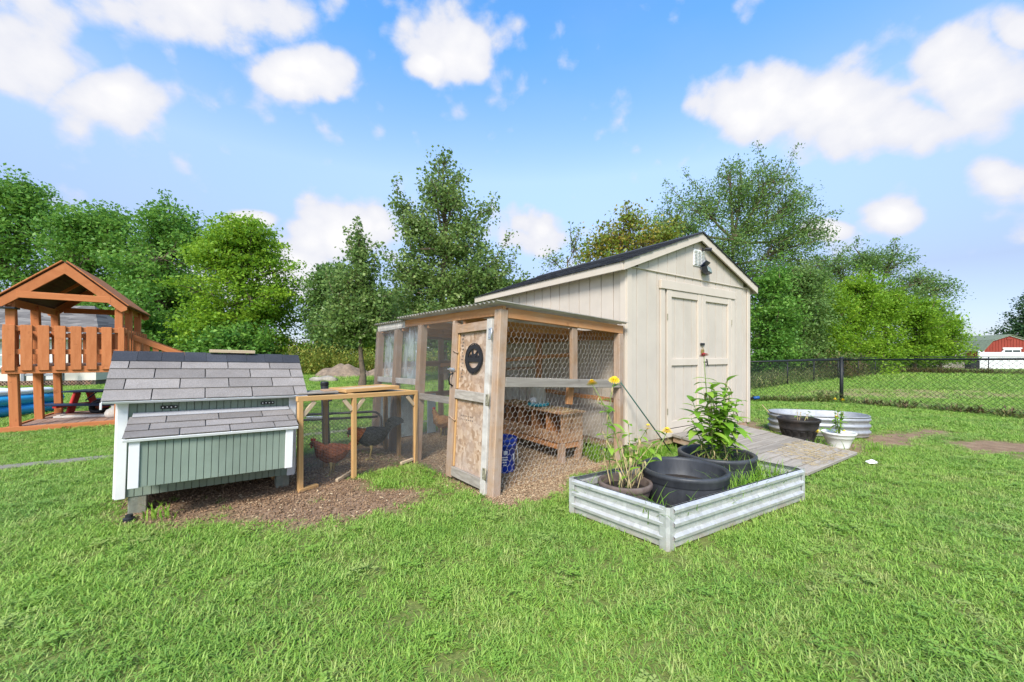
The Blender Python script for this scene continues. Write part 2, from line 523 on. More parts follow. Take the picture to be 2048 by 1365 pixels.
def t_pot():
    t = NT('dusty_black_pot'); v = t.coord('Object')
    f = t.noise(v, 7, 8, .7)
    z = t.N('SeparateXYZ'); t.L(v, z.inputs[0])
    dust = t.mth('MULTIPLY', t.rng(t.noise(t.coord('Object', (1, 1, .3)), 9, 8, .7), .35, .75), t.rng(z.outputs[2], .0, .25, .8, .3))
    cc = t.mix(dust, (.028, .031, .037), (.15, .155, .17))
    return t.fin(cc, t.rng(f, .3, .7, .38, .6), 0, .4)
MAT['pot'] = t_pot()

def t_galv(name, c=(.56, .56, .55), tint=(.40, .30, .2)):
    t = NT(name); v = t.coord('Object')
    vo = t.N('TexVoronoi'); vo.inputs['Scale'].default_value = 28; t.L(v, vo.inputs['Vector'])
    s2 = t.N('SeparateColor'); t.L(vo.outputs['Color'], s2.inputs[0])
    cc = t.ramp(s2.outputs[0], [(0, sc(c, .86)), (1, sc(c, 1.08))])
    n = t.noise(v, 4, 8, .7)
    z = t.N('SeparateXYZ'); t.L(v, z.inputs[0])
    splash = t.mth('MULTIPLY', t.rng(n, .35, .65), t.rng(z.outputs[2], .0, .11, 1, 0))   # mud splash along the foot
    cc = t.mix(t.mth('MULTIPLY', splash, .8), cc, tint)
    return t.fin(cc, t.rng(n, .3, .7, .36, .55), .35, .5)
MAT['galv'] = t_galv('galvanised_sheet')
MAT['galv_tank'] = t_galv('galvanised_tank', (.34, .35, .37))

def t_osb(c0=(.26, .16, .09), c1=(.40, .265, .17), c2=(.55, .42, .31), cg=(.40, .33, .29)):
    t = NT('osb'); v = t.coord('World')
    parts = []
    cols = None
    for k, (sx, sy, sz, w) in enumerate(((38, 38, 12, 0), (12, 12, 42, 1), (30, 30, 24, 2))):
        mp = t.N('Mapping'); mp.inputs['Scale'].default_value = (sx, sy, sz); mp.inputs['Rotation'].default_value = (.5 * k, .4 * k, .8 * k)
        t.L(v, mp.inputs[0])
        vo = t.N('TexVoronoi'); vo.inputs['Scale'].default_value = 1; t.L(mp.outputs[0], vo.inputs['Vector'])
        s2 = t.N('SeparateColor'); t.L(vo.outputs['Color'], s2.inputs[0])
        c = t.ramp(s2.outputs[0], [(0, c0), (.5, c1), (1, c2)])
        cols = c if cols is None else t.mix(t.rng(s2.outputs[1], .35, .5), cols, c)
    g = t.noise(v, 2.6, 6, .65)
    cols = t.mix(t.rng(g, .42, .62, 0, .55), cols, cg)
    return t.fin(cols, .85, 0, .2)
MAT['osb'] = t_osb()
MAT['osb_warm'] = t_osb((.24, .12, .055), (.42, .23, .115), (.55, .35, .20), (.40, .27, .18))

def t_shingle(name, a, b, rnd=.19):
    t = NT(name); v = t.coord('World')
    f = t.noise(v, 260, 2, .6)
    g = t.noise(v, 5, 5, .6)
    cc = t.ramp(f, [(.3, a), (.7, b)])
    cc = t.mix(t.rng(g, .4, .7, 0, .35), cc, sc(a, .9))
    cc = t.rand(cc, rnd)
    t.bump(f, .35, .003)
    return t.fin(cc, .95, 0, .15)
MAT['shingle'] = t_shingle('coop_shingle', (.14, .125, .115), (.37, .335, .31))
MAT['shingle_dark'] = t_shingle('dark_shingle', (.028, .032, .042), (.085, .09, .105))
MAT['shingle_cut'] = plain('shingle_edge', (.02, .02, .02), .95)
MAT['flashing'] = t_shingle('gritty_flashing', (.28, .28, .29), (.55, .55, .57), 0)

def t_film():
    t = NT('cloudy_plastic_film'); v = t.coord('Object', (1, 1, .3))
    f = t.noise(v, 9, 6, .6, 1.0)
    t.fin((.62, .70, .74), .3, 0, .5)
    tr = t.N('BsdfTransparent'); ms = t.N('MixShader')
    t.L(t.rng(f, .34, .7, .14, .72), ms.inputs[0])
    t.L(tr.outputs[0], ms.inputs[1]); t.L(t.b.outputs[0], ms.inputs[2]); t.L(ms.outputs[0], t.out.inputs[0])
    return t.m
MAT['film'] = t_film()

def t_jug():
    t = NT('cloudy_jug')
    t.fin((.62, .60, .52), .35, 0, .5)
    tr = t.N('BsdfTranslucent'); tr.inputs['Color'].default_value = (.8, .8, .74, 1); ms = t.N('MixShader'); ms.inputs[0].default_value = .5
    t.L(t.b.outputs[0], ms.inputs[1]); t.L(tr.outputs[0], ms.inputs[2]); t.L(ms.outputs[0], t.out.inputs[0])
    return t.m
MAT['jug'] = t_jug()

MAT['leaf_dark'] = leafmat('leaf_dark', [(.05, .15, .02), (.12, .27, .038), (.25, .42, .07)])
MAT['leaf_oak'] = leafmat('leaf_oak', [(.075, .145, .035), (.16, .255, .06), (.32, .40, .13)], .35, .4)
MAT['leaf_lime'] = leafmat('leaf_lime', [(.085, .20, .014), (.20, .36, .025), (.36, .51, .045)], .4)
MAT['leaf_elm'] = leafmat('leaf_elm', [(.07, .15, .038), (.145, .255, .062), (.28, .39, .11)], .35)
MAT['leaf_orange'] = leafmat('leaf_orange', [(.08, .18, .025), (.20, .28, .035), (.50, .32, .07)], .35)
MAT['leaf_blue'] = leafmat('leaf_bluish', [(.02, .06, .022), (.045, .10, .035), (.09, .16, .06)])
MAT['leaf_weed'] = leafmat('leaf_weed', [(.10, .19, .03), (.22, .29, .05), (.42, .38, .08)])
MAT['leaf_plant'] = leafmat('leaf_plant', [(.11, .26, .02), (.20, .39, .035), (.33, .50, .07)], .35, .45)

# ------------------------------------------------------------------ ground
def hash2(ix, iy):
    h = (ix * 374761393 + iy * 668265263) & 0x7fffffff
    h = ((h ^ (h >> 13)) * 1274126177) & 0x7fffffff
    return ((h ^ (h >> 16)) & 0xffff) / 65535.0
def vnoise(x, y, s):
    x = np.asarray(x) * s; y = np.asarray(y) * s
    ix = np.floor(x).astype(np.int64); iy = np.floor(y).astype(np.int64); fx = x - ix; fy = y - iy
    fx = fx * fx * (3 - 2 * fx); fy = fy * fy * (3 - 2 * fy)
    return (hash2(ix, iy) * (1 - fx) + hash2(ix + 1, iy) * fx) * (1 - fy) + (hash2(ix, iy + 1) * (1 - fx) + hash2(ix + 1, iy + 1) * fx) * fy
def fbm(x, y, s): return (vnoise(x, y, s) + .5 * vnoise(x + 31, y, s * 2.1) + .25 * vnoise(x, y + 17, s * 4.3)) / 1.75
def poly_sd(x, y, P):
    """signed distance to a polygon, negative inside"""
    P = np.array(P, float); d = np.full(np.shape(x), 1e9); ins = np.zeros(np.shape(x), bool)
    for i in range(len(P)):
        a = P[i]; b = P[(i + 1) % len(P)]; e = b - a
        t = np.clip(((x - a[0]) * e[0] + (y - a[1]) * e[1]) / (e @ e), 0, 1)
        d = np.minimum(d, np.hypot(x - a[0] - t * e[0], y - a[1] - t * e[1]))
        c = ((a[1] > y) != (b[1] > y)) & (x < (b[0] - a[0]) * (y - a[1]) / (b[1] - a[1] + 1e-12) + a[0])
        ins ^= c
    return np.where(ins, -d, d)
P_DIRT = [(-3.35, 3.30), (-2.87, 2.97), (-2.54, 2.93), (-2.36, 3.05), (-1.9, 2.99), (-1.5, 2.95), (-1.23, 3.03), (-.98, 3.2), (-.76, 3.43), (-.6, 3.73), (-.72, 4.15), (-1.14, 4.75), (-1.6, 5.6), (-2.25, 5.4), (-2.6, 4.7), (-2.5, 4.2), (-3.02, 4.0), (-3.5, 3.8)]
P_CHIP = [(-.66, 3.98), (-.2, 3.40), (-.06, 3.2), (.15, 3.35), (.50, 3.52), (.62, 4.03), (1.04, 4.29), (1.3, 4.75), (-.2, 7.1), (-1.02, 6.6), (-2.04, 6.0), (-1.9, 5.49), (-1.1, 4.7)]
P_TUFT = [(-1.62, 4.02), (-1.5, 4.28), (-1.12, 4.48), (-.78, 4.12), (-.60, 3.66), (-.82, 3.55), (-1.25, 3.62)]
P_SHED = [(1.3, 4.7), (3.95, 6.5), (1.95, 9.4), (-.6, 7.7)]
P_BED = [(1.0, 2.51), (.47, 3.12), (1.95, 3.97), (2.48, 3.37)]
P_RAMP = [(3.0, 4.03), (4.2, 4.83), (3.35, 6.09), (2.1, 5.3)]
P_D = [[(4.0, 6.6), (4.6, 7.6), (3.9, 5.85), (3.6, 5.9)], [(5.4, 6.1), (6.2, 6.4), (7.3, 6.6), (6.6, 6.1), (5.6, 5.55), (5.0, 5.55)], [(6.1, 5.6), (6.9, 5.8), (7.2, 5.4), (6.5, 5.0), (6.0, 5.1)], [(3.7, 5.0), (4.5, 5.1), (5.2, 5.6), (4.2, 5.9), (3.7, 5.6)]]
PATH = [(-12.0, .6), (-5.64, 4.35), (-4.85, 4.84), (-3.27, 6.05), (-1.2, 7.6)]
def path_d(x, y):
    d = np.full(np.shape(x), 1e9)
    for a, b in zip(PATH[:-1], PATH[1:]):
        ex, ey = b[0] - a[0], b[1] - a[1]
        t = np.clip(((x - a[0]) * ex + (y - a[1]) * ey) / (ex * ex + ey * ey), 0, 1)
        d = np.minimum(d, np.hypot(x - a[0] - t * ex, y - a[1] - t * ey))
    return d
def bare(x, y):
    """0 lawn .. 1 bare ground"""
    n = (fbm(x, y, 2.2) - .5) * .42 + (vnoise(x, y, 14) - .5) * .12
    f = lambda sd, soft: np.clip(.5 - (sd + n) / soft, 0, 1)
    v = f(poly_sd(x, y, P_DIRT) - .08, .30)
    v = v * (1 - f(poly_sd(x, y, P_TUFT), .15) * .9)
    v = np.maximum(v, np.clip(.5 - (poly_sd(x, y, P_CHIP) + n * .35) / .12, 0, 1))
    for p in P_D: v = np.maximum(v, .97 * f(poly_sd(x, y, p) - .12, .45))
    v = np.maximum(v, np.clip(.5 - poly_sd(x, y, P_SHED) / .1, 0, 1))
    return v
def chipf(x, y): return np.clip(.5 - poly_sd(x, y, P_CHIP) / .25, 0, 1)
def dry(x, y):
    v = np.clip((fbm(x, y, .55) - .55) * 3, 0, 1) * .55
    v = np.maximum(v, np.clip(1 - (((x - 13.0) / 5.5) ** 2 + ((y - 12.8) / 2.4) ** 2), 0, 1) * 1.5)
    v = np.maximum(v, np.clip(1 - np.abs((y - 10.2) - .05) / .5, 0, 1) * (x > 6) * (x < 9.2) * .6)
    return np.clip(v, 0, 1)
def gz(x, y):
    z = .012 * (fbm(x, y, 1.1) - .5) + .10 * np.exp(-(((x + 1.75) / .33) ** 2 + ((y - 4.75) / .26) ** 2))
    return z * (1 - np.clip(.5 - poly_sd(x, y, P_BED) / .2, 0, 1))

def grid(x0, x1, y0, y1, s):
    xs = np.arange(x0, x1 + 1e-6, s); ys = np.arange(y0, y1 + 1e-6, s)
    X, Y = np.meshgrid(xs, ys)
    n, m = len(ys), len(xs)
    i = np.arange(n * m).reshape(n, m)
    F = np.stack([i[:-1, :-1], i[:-1, 1:], i[1:, 1:], i[1:, :-1]], -1).reshape(-1, 4)
    return X.ravel(), Y.ravel(), F
GX, GY, GF = grid(-16, 16, -2, 18, .1)
GZ = gz(GX, GY)
edge = np.minimum.reduce([GX + 16, 16 - GX, GY + 2, 18 - GY])
GZ = GZ * np.clip(edge / .5, 0, 1)
V0 = np.stack([GX, GY, GZ], 1)
# outer sheet to the horizon: eight quads round the fine patch
Bx = [-900, -16, 16, 900]; By = [-300, -2, 18, 1800]
OV = np.array([(x, y, 0) for y in By for x in Bx], float)
OF = [(j * 4 + i, j * 4 + i + 1, j * 4 + i + 5, j * 4 + i + 4) for j in range(3) for i in range(3) if not (i == 1 and j == 1)]
gme = np_mesh('ground', np.vstack([V0, OV]), np.vstack([GF, np.array(OF) + len(V0)]))
for nm, vals, ov in (('bare', bare(GX, GY), 0), ('dry', dry(GX, GY), .25), ('chip', chipf(GX, GY), 0)):
    a = gme.attributes.new(nm, 'FLOAT', 'POINT')
    a.data.foreach_set('value', np.concatenate([vals, np.full(16, ov)]).astype(np.float32))

def t_ground():
    t = NT('ground_soil_and_turf'); v = t.coord('World')
    at = lambda n: t.N('Attribute', attribute_name=n).outputs['Fac']
    n1 = t.noise(v, .35, 5, .6); n2 = t.noise(v, 6, 8, .65); n3 = t.noise(v, 60, 4, .7)
    turf = t.ramp(t.mth('ADD', t.mth('MULTIPLY', n1, .6), t.mth('MULTIPLY', n2, .4)), [(.32, (.14, .23, .04)), (.55, (.21, .31, .06)), (.72, (.31, .38, .10))])
    straw = t.ramp(n2, [(.3, (.22, .19, .08)), (.7, (.36, .28, .15))])
    turf = t.mix(t.mth('MULTIPLY', at('dry'), t.rng(n2, .3, .6, .35, 1)), turf, straw)
    thatch = t.ramp(n3, [(.3, (.10, .135, .03)), (.7, (.22, .24, .075))])
    geo = t.N('NewGeometry'); ln = t.N('VectorMath', operation='LENGTH'); t.L(geo.outputs['Position'], ln.inputs[0])
    turf = t.mix(t.rng(ln.outputs['Value'], 9, 17), thatch, turf)
    soil = t.ramp(t.mth('ADD', t.mth('MULTIPLY', n2, .55), t.mth('MULTIPLY', n3, .45)), [(.3, (.115, .07, .045)), (.5, (.26, .17, .11)), (.72, (.45, .33, .22))])
    chip = t.ramp(n3, [(.25, (.14, .09, .055)), (.5, (.33, .23, .14)), (.75, (.52, .40, .26))])
    soil = t.mix(at('chip'), soil, chip)
    cc = t.mix(at('bare'), turf, soil)
    t.bump(t.mth('ADD', n3, n2), .6, .015)
    return t.fin(cc, .95, 0, .1)
MAT['ground'] = t_ground()
g = add('ground', gme, MAT['ground'], smooth=True); tag(g, kind='structure')

# narrow concrete edging path behind the coop
def ribbon(pts, w, z0, z1):
    V = []; F = []
    for i, p in enumerate(pts):
        a = Vector(pts[max(i - 1, 0)]); b = Vector(pts[min(i + 1, len(pts) - 1)]); d = (b - a).normalized(); nrm = Vector((-d.y, d.x)) * w / 2
        q = Vector(p)
        V += [(q.x + nrm.x, q.y + nrm.y, z0), (q.x + nrm.x, q.y + nrm.y, z1), (q.x - nrm.x, q.y - nrm.y, z1), (q.x - nrm.x, q.y - nrm.y, z0)]
        if i:
            k = (i - 1) * 4
            for j in range(3): F.append((k + j, k + j + 1, k + j + 5, k + j + 4))
    F += [(0, 3, 2, 1), (len(V) - 4, len(V) - 3, len(V) - 2, len(V) - 1)]
    return py_mesh('path', V, F)
pth = add('path', ribbon(PATH, .2, -.05, .016), MAT['concrete']); tag(pth, kind='structure')

# ------------------------------------------------------------------ grass (stuff)
lib = bpy.data.collections.new('grass_library')          # not linked to the scene: only a source for the turf

def t_grass(name, cols, dryc):
    t = NT(name)
    oi = t.N('ObjectInfo'); v = t.coord('World')
    a = t.N('Attribute', attribute_name='tint')
    n1 = t.noise(v, .8, 5, .6)
    k = t.mth('ADD', t.mth('MULTIPLY', a.outputs['Fac'], .5), t.mth('ADD', t.mth('MULTIPLY', oi.outputs['Random'], .22), t.mth('MULTIPLY', n1, .35)))
    cc = t.ramp(k, [(.2, cols[0]), (.5, cols[1]), (.85, cols[2])])
    n4 = t.noise(v, .55, 4, .6)
    cc = t.mix(t.rng(n4, .48, .7, 0, .4), cc, t.ramp(k, [(.2, (.085, .20, .045)), (.5, (.165, .315, .085)), (.85, (.29, .43, .15))]))
    n2 = t.noise(v, 2.6, 5, .65)
    k2 = t.mth('ADD', t.mth('MULTIPLY', oi.outputs['Random'], .3), n2)
    cc = t.mix(t.rng(k2, .68, .97, 0, .6), cc, dryc)
    t.fin(cc, .5, 0, .3)
    tr = t.N('BsdfTranslucent'); t.L(cc, tr.inputs['Color'])
    ms = t.N('MixShader'); ms.inputs[0].default_value = .3
    t.L(t.b.outputs[0], ms.inputs[1]); t.L(tr.outputs[0], ms.inputs[2]); t.L(ms.outputs[0], t.out.inputs[0])
    return t.m
MAT['grass'] = t_grass('turf_blades', [(.125, .26, .036), (.25, .43, .062), (.41, .56, .12)], (.50, .44, .20))

def clump(name, nb, rad, lmin, lmax, wid, lean, m, flat=0.0):
    V = []; F = []; T = []
    for _ in range(nb):
        a = random.uniform(0, 6.283); r = rad * math.sqrt(random.random())
        p = Vector((math.cos(a) * r, math.sin(a) * r, -.006))
        L = random.uniform(lmin, lmax); w = wid * random.uniform(.7, 1.25) / 2
        b = random.uniform(0, 6.283); d = Vector((math.cos(b), math.sin(b), 0)); s = Vector((-d.y, d.x, 0))
        th = random.uniform(.15, lean); cur = random.uniform(.3, 1.1) + flat
        tt = random.random()
        pts = [p]; ang = th
        for k in range(3):
            pts.append(pts[-1] + (d * math.sin(ang) + Vector((0, 0, 1)) * math.cos(ang)) * L / 3); ang = min(ang + cur * .55, 1.75)
        n = len(V)
        for k, ww in enumerate((w * .75, w, w * .8)):
            V += [pts[k] - s * ww, pts[k] + s * ww]
        V += [pts[3] - s * w * .12, pts[3] + s * w * .12]
        for k in range(3):
            F.append((n + 2 * k, n + 2 * k + 1, n + 2 * k + 3, n + 2 * k + 2)); T.append(tt)
    me = np_mesh(name, np.array([tuple(v) for v in V]), np.array(F), T)
    me.materials.append(m)
    o = bpy.data.objects.new(name, me); lib.objects.link(o)
    return o
clump('turf_a', 40, .10, .035, .075, .0062, .9, MAT['grass'])
clump('turf_b', 36, .10, .04, .085, .0068, 1.1, MAT['grass'], .2)
clump('turf_c', 46, .11, .03, .065, .0062, 1.45, MAT['grass'], .3)
def rosette(name):
    V = []; F = []; T = []
    for _ in range(16):
        a = random.uniform(0, 6.283); r = .09 * math.sqrt(random.random()); c = Vector((math.cos(a) * r, math.sin(a) * r, random.uniform(.02, .055)))
        for k in range(3):
            b = a + k * 2.1; d = Vector((math.cos(b), math.sin(b), .15)); s = Vector((-d.y, d.x, 0)) * .008; n = len(V)
            V += [tuple(c), tuple(c + d * .014 + s), tuple(c + d * .024), tuple(c + d * .014 - s)]; F.append((n, n + 1, n + 2, n + 3)); T.append(.55)
    me = np_mesh(name, np.array(V), np.array(F), T); me.materials.append(MAT['grass']); lib.objects.link(bpy.data.objects.new(name, me))
rosette('turf_e')
clump('turf_d', 24, .08, .05, .10, .007, .8, MAT['grass'], .1)

def gn_instances(name, P, rotz, scl, idx, label, cat):
    me = bpy.data.meshes.new(name)
    me.vertices.add(len(P)); me.vertices.foreach_set('co', np.asarray(P, np.float32).ravel())
    for nm, ty, v in (('rotz', 'FLOAT', rotz), ('scl', 'FLOAT', scl), ('idx', 'INT', idx)):
        a = me.attributes.new(nm, ty, 'POINT'); a.data.foreach_set('value', np.asarray(v, np.float32 if ty == 'FLOAT' else np.int32))
    o = add(name, me); tag(o, label, cat, kind='stuff')
    ng = bpy.data.node_groups.new(name, 'GeometryNodeTree')
    ng.interface.new_socket('Geometry', in_out='INPUT', socket_type='NodeSocketGeometry')
    ng.interface.new_socket('Geometry', in_out='OUTPUT', socket_type='NodeSocketGeometry')
    N = ng.nodes.new; L = ng.links.new
    gi = N('NodeGroupInput'); go = N('NodeGroupOutput')
    ci = N('GeometryNodeCollectionInfo'); ci.inputs['Collection'].default_value = lib; ci.inputs['Separate Children'].default_value = True; ci.inputs['Reset Children'].default_value = True
    ip = N('GeometryNodeInstanceOnPoints'); ip.inputs['Pick Instance'].default_value = True
    def attr(nm, ty):
        n = N('GeometryNodeInputNamedAttribute'); n.data_type = ty; n.inputs['Name'].default_value = nm; return n.outputs['Attribute']
    cx = N('ShaderNodeCombineXYZ'); L(attr('rotz', 'FLOAT'), cx.inputs[2])
    e2r = N('FunctionNodeEulerToRotation'); L(cx.outputs[0], e2r.inputs[0])
    L(gi.outputs[0], ip.inputs['Points']); L(ci.outputs[0], ip.inputs['Instance']); L(attr('idx', 'INT'), ip.inputs['Instance Index'])
    L(e2r.outputs[0], ip.inputs['Rotation']); L(attr('scl', 'FLOAT'), ip.inputs['Scale'])
    L(ip.outputs[0], go.inputs[0])
    md = o.modifiers.new('turf', 'NODES'); md.node_group = ng
    return o

def turf_points():
    out = []
    for y0, y1, dens, s0, s1 in ((.9, 3.2, 480, .45, .85), (3.2, 6.5, 400, .5, .88), (6.5, 11, 170, .75, 1.2), (11, 19, 50, 1.2, 2.0), (19, 32, 10, 2.2, 3.4)):
        hw = 1.45 * y1 + 1.0
        n = int((y1 - y0) * 2 * hw * dens)
        x = rng.uniform(-hw, hw, n); y = rng.uniform(y0, y1, n)
        k = np.abs(x) < 1.42 * y + 1.0
        x, y = x[k], y[k]
        b = bare(x, y)
        keep = rng.random(len(x)) > np.clip(b * 1.08 - .02, 0, .985)
        ch = chipf(x, y) > .5
        keep &= ~(ch & (rng.random(len(x)) < .985))
        keep &= path_d(x, y) > .065
        keep &= poly_sd(x, y, P_BED) > .01
        keep &= ~((poly_sd(x, y, P_RAMP) < -.01))
        keep &= poly_sd(x, y, P_SHED) > -.05
        keep &= rng.random(len(x)) > .3 * (fbm(x + 9, y, 1.7) > .58)
        keep &= rng.random(len(x)) > .9 * np.clip(dry(x, y) * 1.4 - .45, 0, 1)
        x, y, b = x[keep], y[keep], b[keep]
        far = np.clip(poly_sd(x, y, P_TUFT), 0, 1)
        s = rng.uniform(s0, s1, len(x)) * (1 - .35 * b) * (.82 + .5 * fbm(x, y, .9))
        out.append(np.stack([x, y, s], 1))
    A = np.vstack(out)
    return A
A = turf_points()
keepz = gz(A[:, 0], A[:, 1]) * (A[:, 1] < 17.5)
gn_instances('lawn_grass', np.stack([A[:, 0], A[:, 1], keepz], 1), rng.uniform(0, 6.283, len(A)), A[:, 2],
             rng.choice(5, len(A), p=[.33, .28, .24, .125, .025]), 'short green lawn grass covering the yard', 'grass')

# wood chips (stuff)
def chips():
    n = 150000
    x = rng.uniform(-3.6, 1.5, n); y = rng.uniform(2.8, 7.0, n)
    pr = np.clip(bare(x, y), 0, 1) * (.30 + .36 * chipf(x, y))
    pr = np.maximum(pr, .85 * np.exp(-(((x + 1.75) / .4) ** 2 + ((y - 4.75) / .35) ** 2)))
    pr = np.maximum(pr, .62 * np.clip(.5 - poly_sd(x, y, [(-2.3, 3.7), (-1.1, 4.7), (-1.7, 5.2), (-2.6, 4.4)]) / .2, 0, 1))
    k = (rng.random(n) < pr) & (poly_sd(x, y, P_SHED) > 0)
    x, y = x[k], y[k]; n = len(x)
    z = gz(x, y) + rng.uniform(.002, .014, n)
    L = rng.uniform(.003, .013, n) * rng.uniform(.6, 1.3, n); w = rng.uniform(.002, .006, n); h = rng.uniform(.001, .0025, n)
    a = rng.uniform(0, 6.283, n); ti = rng.normal(0, .35, n); t2 = rng.normal(0, .3, n)
    c = np.array([(i, j, q) for i in (-1, 1) for j in (-1, 1) for q in (-1, 1)], float)
    P = c[None] * np.stack([L, w, h], 1)[:, None, :]
    ct, st = np.cos(ti)[:, None], np.sin(ti)[:, None]
    X = P[..., 0] * ct - P[..., 2] * st; Z = P[..., 0] * st + P[..., 2] * ct; Y = P[..., 1]
    c2, s2 = np.cos(t2)[:, None], np.sin(t2)[:, None]
    Y, Z = Y * c2 - Z * s2, Y * s2 + Z * c2
    ca, sa = np.cos(a)[:, None], np.sin(a)[:, None]
    V = np.stack([X * ca - Y * sa + x[:, None], X * sa + Y * ca + y[:, None], Z + z[:, None]], -1).reshape(-1, 3)
    f = np.array([(0, 1, 3, 2), (4, 6, 7, 5), (0, 4, 5, 1), (2, 3, 7, 6), (1, 5, 7, 3)])
    F = (np.arange(n)[:, None, None] * 8 + f[None]).reshape(-1, 4)
    inr = np.maximum(chipf(x, y), np.clip(.5 - poly_sd(x, y, [(-2.3, 3.7), (-1.1, 4.7), (-1.5, 5.2), (-2.6, 4.4)]) / .15, 0, 1))
    tint = np.where(rng.random(n) < .06, rng.uniform(.5, 1, n), rng.uniform(0, .42, n)) * (1 - inr) + rng.uniform(.12, 1, n) * inr
    return np_mesh('wood_chips', V, F, np.repeat(tint, 5))
def t_chip():
    t = NT('wood_chip'); a = t.N('Attribute', attribute_name='tint')
    return t.fin(t.ramp(a.outputs['Fac'], [(0, (.16, .10, .06)), (.35, (.34, .22, .13)), (.7, (.46, .33, .205)), (1, (.60, .47, .31))]), .9, 0, .15)
MAT['chip'] = t_chip()
tag(add('wood_chips', chips(), MAT['chip']), 'loose wood chips strewn over the floor of the poultry runs', 'wood chips', kind='stuff')

# ------------------------------------------------------------------ shed
SH = (1.384, 4.788); SY = .597
SW, SD = 3.03, 3.47
ZB, ZG, ZE, ZA = .156, 2.325, 2.36, 2.965
OV = .125
shed = thing('garden_shed', 'cream wooden garden shed with double doors and dark shingle gable roof', 'shed', (*SH, 0), SY)
slope = (ZA - ZE) / (SW / 2 + OV)
def roofz(u): return ZE + slope * (u + OV if u <= SW / 2 else SW + OV - u)
# wall core behind the siding
core = MB()
core.prism([(.03, ZB + .02), (SW - .03, ZB + .02), (SW - .03, roofz(SW) - .10), (SW / 2, ZA - .12), (.03, roofz(0) - .10)], .03, SD - .03)
core.build('wall_core', MAT['groove'], shed)
# front siding
nb = 15; bw = SW / nb
for i in range(nb):
    u = (i + .5) * bw
    if .74 < u < 2.46: z0 = 2.18
    else: z0 = ZB
    board(shed, 'siding_board', MAT['cream'], (u, .012, z0), (u, .012, ZG), bw - .011, .02, (0, -1, 0), .002)
    a, b = u - bw / 2 + .0045, u + bw / 2 - .0045                        # gable board, cut to the slope
    if i in (0, nb - 1): continue
    za, zb = roofz(a) - .07, roofz(b) - .07
    pts = [(a, ZG + .012), (b, ZG + .012), (b, zb), (a, za)]
    if a < SW / 2 < b: pts.insert(3, (SW / 2, ZA - .07))
    MB().prism(pts, -.014, .01).build('gable_board', MAT['cream'], shed)
board(shed, 'gable_trim', MAT['cream_trim'], (.05, -.002, ZG + .004), (SW - .05, -.002, ZG + .004), .03, .018)
# left and right side siding, back wall
nl = 17; bl = SD / nl
for i in range(nl):
    v = (i + .5) * bl
    board(shed, 'siding_board', MAT['cream'], (.012, v, ZB), (.012, v, roofz(0) - .06), bl - .011, .02, (-1, 0, 0), .002)
    board(shed, 'siding_board', MAT['cream'], (SW - .012, v, ZB), (SW - .012, v, roofz(0) - .06), bl - .009, .02, (1, 0, 0), .002)
MB().prism([(.0, ZB), (SW, ZB), (SW, roofz(SW) - .08), (SW / 2, ZA - .1), (0, roofz(0) - .08)], SD - .025, SD).build('back_wall', MAT['cream'], shed)
# corner trim
for u, du in ((0, 1), (SW, -1)):
    board(shed, 'corner_trim', MAT['cream_trim'], (u + du * .036, -.012, ZB - .005), (u + du * .036, -.012, roofz(0) - .07), .085, .02, (0, -1, 0))
    board(shed, 'corner_trim', MAT['cream_trim'], (u - du * .012, .035, ZB - .005), (u - du * .012, .035, roofz(0) - .07), .085, .02, (-du, 0, 0))
# skids and rim
board(shed, 'rim_board', MAT['old_cedar'], (.03, .03, .105), (SW - .03, .03, .105), .04, .10)
board(shed, 'rim_board', MAT['old_cedar'], (.03, .06, .105), (.03, SD - .06, .105), .04, .10)
board(shed, 'rim_board', MAT['old_cedar'], (SW - .03, .06, .105), (SW - .03, SD - .06, .105), .04, .10)
for u in (.12, SW / 2, SW - .12):
    slab(shed, 'concrete_block', MAT['block'], (u, .2, .03), (.2, .2, .12))
    slab(shed, 'concrete_block', MAT['block'], (u, SD - .2, .03), (.2, .2, .12))
